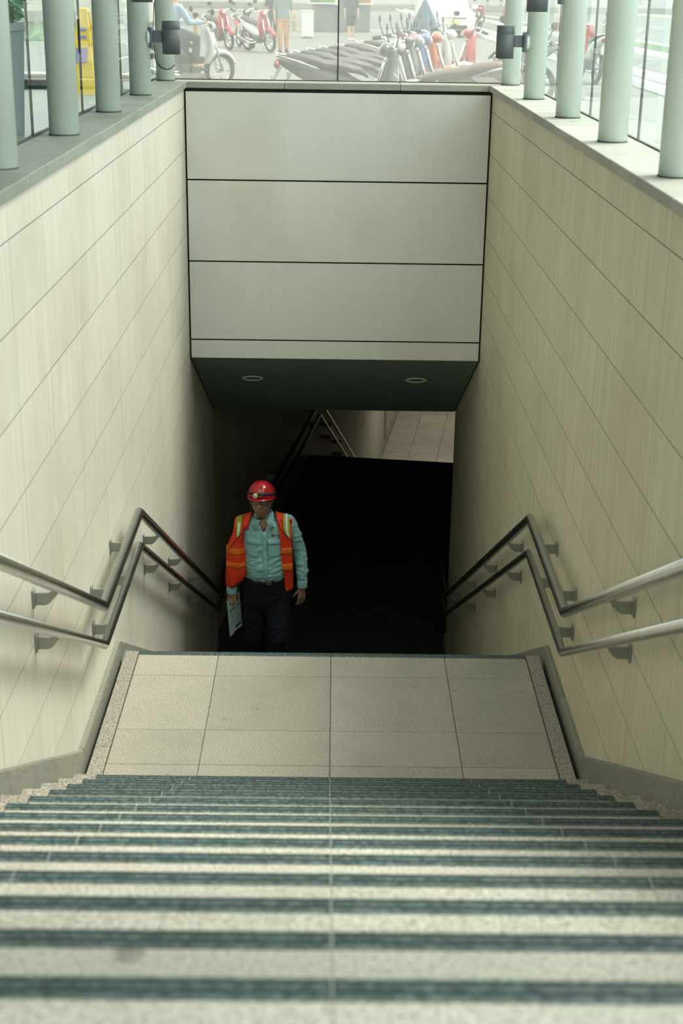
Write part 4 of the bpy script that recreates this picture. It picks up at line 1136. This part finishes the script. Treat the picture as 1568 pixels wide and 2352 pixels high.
def patch(rows, th, nx=8, yf=None, g=.006, jitter=0):
    """cloth panel: rows of (x_left, x_right, z[, y_left, y_right]); follows the chest unless y is given"""
    m = MB(); rings = []
    for r in rows:
        f = []; bk = []
        for i in range(nx + 1):
            t = i / nx; x = r[0] * (1 - t) + r[1] * t; z = r[2] + (r[5] * t if len(r) > 5 else 0)
            y = (r[3] * (1 - t) + r[4] * t) if len(r) > 3 and r[3] is not None else front(x, z) - g
            if jitter: y += jitter * noise.noise(Vector((x * 25, z * 14, 3)))
            f.append(Vector((x, y, z))); bk.append(Vector((x, y + th, z)))
        rings.append(f + bk[::-1])
    m.loft(rings, True, True); return m
X = lambda px: None
# collar
for s in (-1, 1):
    c0 = -.536
    m = MB(); rings = []
    for t in range(7):
        a = t / 6
        # from the back of the neck round to the point
        ang = math.radians(90 - 160 * a) if s > 0 else math.radians(90 + 160 * a)
        ix = c0 + .068 * math.cos(ang) * (1 - .08 * a); iy = 3.505 + .070 * math.sin(ang) - .02 * a
        top = Vector((ix, iy, -.478 - .055 * a ** 2))
        drop = .040 + .028 * a; out = .018 + .016 * a
        bot = top + Vector((math.cos(ang) * out + s * .020 * a, math.sin(ang) * out - .012 * a, -drop))
        th = Vector((math.cos(ang), math.sin(ang), 0)) * .004
        rings.append([top + th, bot + th, bot - th, top - th])
    m.loft(rings, True, True); m.build('collar', m_shirt, shirt, SH)
# open neck with skin, placket, pockets
m = MB(); m.add([(-.570, front(-.570, -.545) - .010, -.535), (-.500, front(-.500, -.545) - .010, -.535), (-.532, front(-.53, -.62) - .004, -.620)], [(0, 1, 2)])
MBv = MB(); MBv.loft([[Vector((-.572, 3.432, -.520)), Vector((-.498, 3.432, -.520)), Vector((-.498, 3.44, -.520)), Vector((-.572, 3.44, -.520))],
                      [Vector((-.560, front(-.56, -.565) - .007, -.565)), Vector((-.506, front(-.506, -.565) - .007, -.565)), Vector((-.506, front(-.506, -.565), -.565)), Vector((-.560, front(-.56, -.565), -.565))],
                      [Vector((-.534, front(-.533, -.618) - .007, -.620)), Vector((-.530, front(-.533, -.618) - .007, -.620)), Vector((-.530, front(-.533, -.618), -.620)), Vector((-.534, front(-.533, -.618), -.620))]], True, True)
MBv.build('bare_neck', sk, man, SH)
pl_ = patch([(tcx(z) + .006 - .016, tcx(z) + .006 + .016, z) for z in [-.615 - .026 * i for i in range(16)]], .004, 4, g=.0075)
pl_.build('placket', m_shirt, shirt, SH)
b = MB()
for z in (-.66, -.74, -.82, -.90, -.975): b.cyl((tcx(z) + .006, front(tcx(z), z) - .008, z), (tcx(z) + .006, front(tcx(z), z) - .0115, z), .0045, .0045, 10)
b.build('buttons', simple('shirt_button', (.12, .24, .26), .4), shirt, SH)
for x0, x1 in ((-.655, -.568), (-.500, -.400)):
    patch([(x0, x1, z) for z in (-.690, -.715, -.74, -.77, -.80)] + [(x0 + .012, x1 - .012, -.812)], .003, 6, g=.0065).build('pocket', m_shirt, shirt, SH)
    fl_ = patch([(x0 - .004, x1 + .004, -.672), (x0 - .004, x1 + .004, -.700), (x0 + .004, x1 - .004, -.712)], .004, 6, g=.0115); fl_.build('pocket_flap', m_shirt, shirt, SH)
# embroidered mark: small red ring emblem and dark letters on the chest
yl_ = front(-.462, -.640) - .0075
b = MB(); b.torus((-.462, yl_, -.641), .0085, .0030, 'y', 20, 6); b.build('emblem', simple('emblem_red', (.35, .02, .04), .6), shirt, SH)
b = MB(); b.cyl((-.462, yl_ + .001, -.641), (-.462, yl_ - .001, -.641), .0035, .0035, 10); b.build('emblem_centre', simple('emblem_navy', (.01, .03, .09), .6), shirt, SH)
fc = bpy.data.curves.new('lettering', 'FONT'); fc.body = 'HITA'; fc.size = .024; fc.extrude = .0006; fc.align_x = 'LEFT'
fo = bpy.data.objects.new('tmp_text', fc); COL.objects.link(fo)
dg = bpy.context.evaluated_depsgraph_get(); tm = bpy.data.meshes.new_from_object(fo.evaluated_get(dg)); bpy.data.objects.remove(fo)
tm.materials.clear(); tm.materials.append(simple('navy_thread', (.01, .03, .07), .7))
to = link('lettering', tm, shirt, Vector((-.449, front(-.43, -.640) - .011, -.650)) - SH); to.rotation_euler = (PI / 2, 0, math.radians(14))

# --- belt, trousers, shoes
b = MB(); rr = []
for z, g in ((-1.005, .0), (-1.008, .006), (-1.040, .006), (-1.043, 0)): rr.append([v for v in ering(tcx(-1.0), 3.478, z, .152 + g, .127 + g, 36)])
b.loft(rr, True); belt = b.build('belt', M['black'], man, SH)
MB().cbox(-.512, -.470, 3.336, 3.344, -1.040, -1.008, .003).build('buckle', simple('dull_brass', (.30, .26, .18), .35, .8), belt, SH)
b = MB()
b.loft([ering(-.512, 3.485 + dy, z, rx, ry, 32) for z, rx, ry, dy in ((-1.025, .155, .126, -.008), (-1.06, .172, .132, -.004), (-1.12, .187, .135, 0), (-1.20, .190, .135, 0), (-1.25, .17, .12, 0))])
limb(b, [(-.600, 3.49, -1.16), (-.610, 3.46, -1.53), (-.600, 3.66, -1.98)], [.100, .082, .066], 18)
limb(b, [(-.430, 3.48, -1.16), (-.418, 3.34, -1.49), (-.415, 3.44, -1.82)], [.100, .082, .066], 18)
wlink('trousers', remesh(b, .009, 3, 'trousers', m_pants, SH, crease(.010, 9)))
for (x, y, z) in ((-.600, 3.66, -13 * RI), (-.415, 3.43, -12 * RI)):
    b = MB(); rr = []
    for yy, w, h0 in ((.07, .032, .075), (.05, .040, .09), (0, .040, .085), (-.07, .044, .06), (-.13, .045, .045), (-.17, .030, .03)):
        rr.append([Vector((x + w * math.cos(2 * PI * k / 16), y + yy, z + .004 + max(0, h0 * .5 + h0 * .5 * math.sin(2 * PI * k / 16)))) for k in range(16)])
    b.loft(rr); b.build('shoe', M['black'], man, SH)

# --- safety vest (sleeveless, hanging open, right side draped over the arm)
vest = MB()
back = []
for z, hw2, y in ((-.545, .15, 3.555), (-.56, .19, 3.59), (-.60, .205, 3.625), (-.75, .21, 3.640), (-.90, .205, 3.650), (-1.05, .21, 3.648)):
    n = 12; f = []; bk = []
    for i in range(n + 1):
        t = i / n * 2 - 1; x = -.535 + hw2 * t; yy = y - .085 * abs(t) ** 3
        f.append(Vector((x, yy, z))); bk.append(Vector((x, yy - .006, z)))
    back.append(f + bk[::-1])
vest.loft(back, True, True)
# wearer's left front panel (viewer's right)
def vrow(x0, x1, z, y0=None, y1=None): return (x0, x1, z, y0, y1)
def fy(x, z, g=.016): return min(front(min(x, -.375), z) - g, 3.435 - .5 * min(.1, max(0, -.52 - z)))
rowsR = [(-.452, -.322, -.498, 3.545, 3.560, -.040), (-.448, -.314, -.492, 3.50, 3.51, -.042), (-.442, -.314, -.502, 3.455, 3.465, -.036), (-.436, -.316, -.522, 3.430, 3.448, -.024)]
for x0, x1, z in ((-.432, -.318, -.545), (-.420, -.318, -.585), (-.412, -.315, -.63), (-.404, -.312, -.68), (-.400, -.310, -.74), (-.397, -.308, -.80), (-.392, -.306, -.86), (-.384, -.304, -.92), (-.376, -.302, -.98), (-.370, -.302, -1.03), (-.368, -.304, -1.075), (-.364, -.312, -1.098), (-.350, -.328, -1.106)):
    rowsR.append((x0, x1, z, fy(x0, z), fy(x0, z) + .022 + .02 * (z > -.62)))
pR = patch(rowsR, .005, 8, jitter=.003)
vest.v_off = len(vest.v); o = len(vest.v); vest.v += pR.v; vest.f += [[i + o for i in f] for f in pR.f]; vest.sm += pR.sm; vest.mi += pR.mi
# wearer's right panel (viewer's left): over the shoulder, then draped round the sleeve
rowsL = [(-.752, -.628, -.552, 3.560, 3.545, .048), (-.760, -.630, -.548, 3.51, 3.50, .050), (-.762, -.632, -.556, 3.46, 3.445, .042), (-.760, -.640, -.572, 3.425, 3.405, .020), (-.758, -.655, -.600, 3.405, 3.388)]
pL = patch(rowsL, .006, 8, jitter=.002)
o = len(vest.v); vest.v += pL.v; vest.f += [[i + o for i in f] for f in pL.f]; vest.sm += pL.sm; vest.mi += pL.mi
drape = [(-.568, -.700, 3.485, .040, .040, .0), (-.585, -.703, 3.470, .048, .062, .0), (-.60, -.706, 3.463, .050, .072, .0), (-.62, -.712, 3.46, .050, .078, 0), (-.66, -.722, 3.46, .054, .082, 0), (-.70, -.738, 3.46, .058, .085, 0), (-.76, -.746, 3.46, .076, .090, 0), (-.84, -.742, 3.46, .088, .095, 0), (-.92, -.742, 3.455, .092, .095, 0), (-.985, -.745, 3.45, .089, .092, .015), (-1.035, -.752, 3.45, .075, .085, .030), (-1.072, -.768, 3.45, .052, .070, .022)]
def drings(g, z0=-2, z1=0, n=36, y_front_only=False):
    out = []
    for z, cx_, cy_, rx, ry, sl_ in drape:
        if not (z0 <= z <= z1): continue
        ring = []
        for k in range(n):
            a = 2 * PI * k / n; fold = .010 * noise.noise(Vector((math.cos(a) * 2.4, math.sin(a) * 2.4, z * 9))) + .006 * math.sin(5 * a + z * 26)
            r = 1.0; x = cx_ + (rx + g + fold) * math.cos(a); y = cy_ + (ry + g + fold) * math.sin(a)
            ring.append(Vector((x, y, z + sl_ * math.cos(a))))
        out.append(ring)
    return out
def refine(rings, m=3):
    out = []
    for a, c in zip(rings[:-1], rings[1:]):
        for t in range(m): out.append([p.lerp(q, t / m) for p, q in zip(a, c)])
    out.append(rings[-1]); return out
vest.loft(refine(drings(0)), True, True)
vo = vest.build('safety_vest', m_vest, man, SH)
# brighter orange bands on the drape and the front panel
for za, zb in ((-.742, -.800), (-.858, -.915)):
    full = refine(drings(.0035), 6); band = [r for r in full if zb <= r[0].z <= za]
    fr = [[p for p in r[17:36]] for r in band]
    m = MB(); m.loft([r + [p + Vector((0, .006, 0)) for p in r[::-1]] for r in fr], True, True); m.build('orange_band', m_vest2, vo, SH)
for za, zb in ((-.745, -.80), (-.872, -.925)):
    rws = []
    for i in range(4):
        z = za + (zb - za) * i / 3; t = (z + .74) / (-.32); x0 = -.399 + .018 * max(0, t); x1 = -.309 + .006 * t
        rws.append((x0, x1, z, fy(x0, z) - .005, fy(x0, z) + .017))
    patch(rws, .003, 8, jitter=.003).build('orange_band', m_vest2, vo, SH)
# shoulder tapes: lime with a reflective white middle
def tape(rows, mat, name, parent, g=.004):
    m = patch([(r[0], r[1], r[2] + (.004 if len(r) > 5 else 0), r[3] - g, r[4] - g, r[5] if len(r) > 5 else 0) for r in rows], .003, 4); return m.build(name, mat, parent, SH)
tr = [(-.388, -.338, -.509, 3.520, 3.530, -.016), (-.386, -.336, -.517, 3.455, 3.467, -.014), (-.384, -.333, -.545, fy(-.42, -.545) + .002, fy(-.42, -.545) + .030), (-.382, -.331, -.585, fy(-.415, -.585) + .002, fy(-.41, -.585) + .026), (-.372, -.329, -.620, fy(-.41, -.62) + .004, fy(-.41, -.62) + .022), (-.350, -.327, -.652, fy(-.41, -.65) + .008, fy(-.41, -.65) + .018), (-.334, -.326, -.668, fy(-.41, -.66) + .010, fy(-.41, -.66) + .016)]
t1 = tape(tr, m_lime, 'lime_tape', vo, .0065)
tape([(r[0] + (r[1] - r[0]) * .34, r[0] + (r[1] - r[0]) * .70, r[2], r[3] + (r[4] - r[3]) * .34, r[3] + (r[4] - r[3]) * .70) + ((r[5] * .36,) if len(r) > 5 else ()) for r in tr], m_refl, 'reflective_strip', t1, .0105)
tl = [(-.742, -.697, -.541, 3.525, 3.515, .020), (-.745, -.700, -.548, 3.462, 3.452, .016), (-.744, -.702, -.560, 3.425, 3.408), (-.743, -.706, -.600, 3.392, 3.380), (-.742, -.716, -.635, 3.380, 3.370), (-.740, -.732, -.655, 3.374, 3.370)]
t2 = tape(tl, m_lime, 'lime_tape', vo, .0055)
tape([(r[0] + (r[1] - r[0]) * .30, r[0] + (r[1] - r[0]) * .72, r[2], r[3] + (r[4] - r[3]) * .30, r[3] + (r[4] - r[3]) * .72) + ((r[5] * .42,) if len(r) > 5 else ()) for r in tl], m_refl, 'reflective_strip', t2, .0085)
# black piping along the front edges and armholes
b = MB()
b.tube([(-.448, 3.50, -.492), (-.440, 3.438, -.504), (-.428, fy(-.425, -.54) - .006, -.545), (-.395, fy(-.40, -.60) - .010, -.598), (-.350, fy(-.40, -.65) - .002, -.650), (-.318, fy(-.40, -.69) + .012, -.685), (-.311, fy(-.40, -.74) + .014, -.74), (-.307, fy(-.395, -.82) + .016, -.82), (-.304, fy(-.39, -.92) + .016, -.92), (-.302, fy(-.37, -1.0) + .016, -1.0), (-.304, fy(-.37, -1.07) + .014, -1.07)], .0028, 6, mitre=False)
b.tube([(-.628, 3.50, -.498), (-.636, 3.44, -.515), (-.655, 3.392, -.560), (-.690, 3.370, -.615), (-.735, 3.362, -.660), (-.775, 3.372, -.715), (-.805, 3.39, -.77)], .0028, 6, mitre=False)
b.tube([(r_.x, r_.y, r_.z - .002) for r_ in [drings(.001)[-1][k] for k in list(range(16, 36)) + [0]]], .0028, 6, mitre=False)
b.build('black_piping', M['black'], vo, SH)

# --- clipboard held in his right hand
A = Vector((-.734, 3.520, -1.165)); B_ = Vector((-.822, 3.352, -1.192)); dn = Vector((.020, .0, -.298))
e = tag(empty('clipboard', A), 'clipboard with a printed sheet held low in his right hand', 'clipboard')
def quad(o_, u, v, th, u0, u1, v0, v1):
    n = u.cross(v).normalized() * th
    P = [o_ + u * a + v * c for a, c in ((u0, v0), (u1, v0), (u1, v1), (u0, v1))]
    return [[p - n for p in P], [p + n for p in P]]
Ux = B_ - A; Vd = dn; nn = Ux.cross(Vd).normalized()
if nn.y > 0: nn = -nn
def slab(off, th, u0, u1, v0, v1, name, mat, parent):
    m = MB(); P = [A + Ux * a + Vd * c + nn * off for a, c in ((u0, v0), (u1, v0), (u1, v1), (u0, v1))]
    m.loft([P, [p + nn * th for p in P]], True, False); return m.build(name, mat, parent, A)
bd = slab(0, .003, 0, 1, 0, 1, 'board', simple('clipboard_board', (.30, .40, .42), .6), e)
pp = slab(.0035, .0008, .04, .97, .02, .985, 'paper', simple('printed_paper', (.66, .82, .84), .8, var=.05), e)
ink = simple('print_ink', (.03, .09, .10), .8); ink2 = simple('print_grey', (.18, .28, .30), .8)
slab(.0045, .0003, .06, .92, .285, .315, 'printed_heading', ink, pp)
slab(.0045, .0003, .68, .90, .06, .15, 'printed_stamp', ink2, pp)
for v in (.62, .655, .69, .725, .76): slab(.0045, .0003, .10, .90, v, v + .008, 'printed_line', ink, pp)
for i in range(11): slab(.0045, .0003, .12 + .03 * (i % 3), .86, .34 + i * .023, .345 + i * .023, 'printed_text', ink2, pp)
slab(.0045, .0003, .12, .55, .82, .90, 'printed_box', ink, pp)
slab(.004, .006, .30, .72, .955, .995, 'clip', M['black'], e)
slab(.010, .003, .40, .64, .965, .990, 'clip_lever', m_chrome, e)
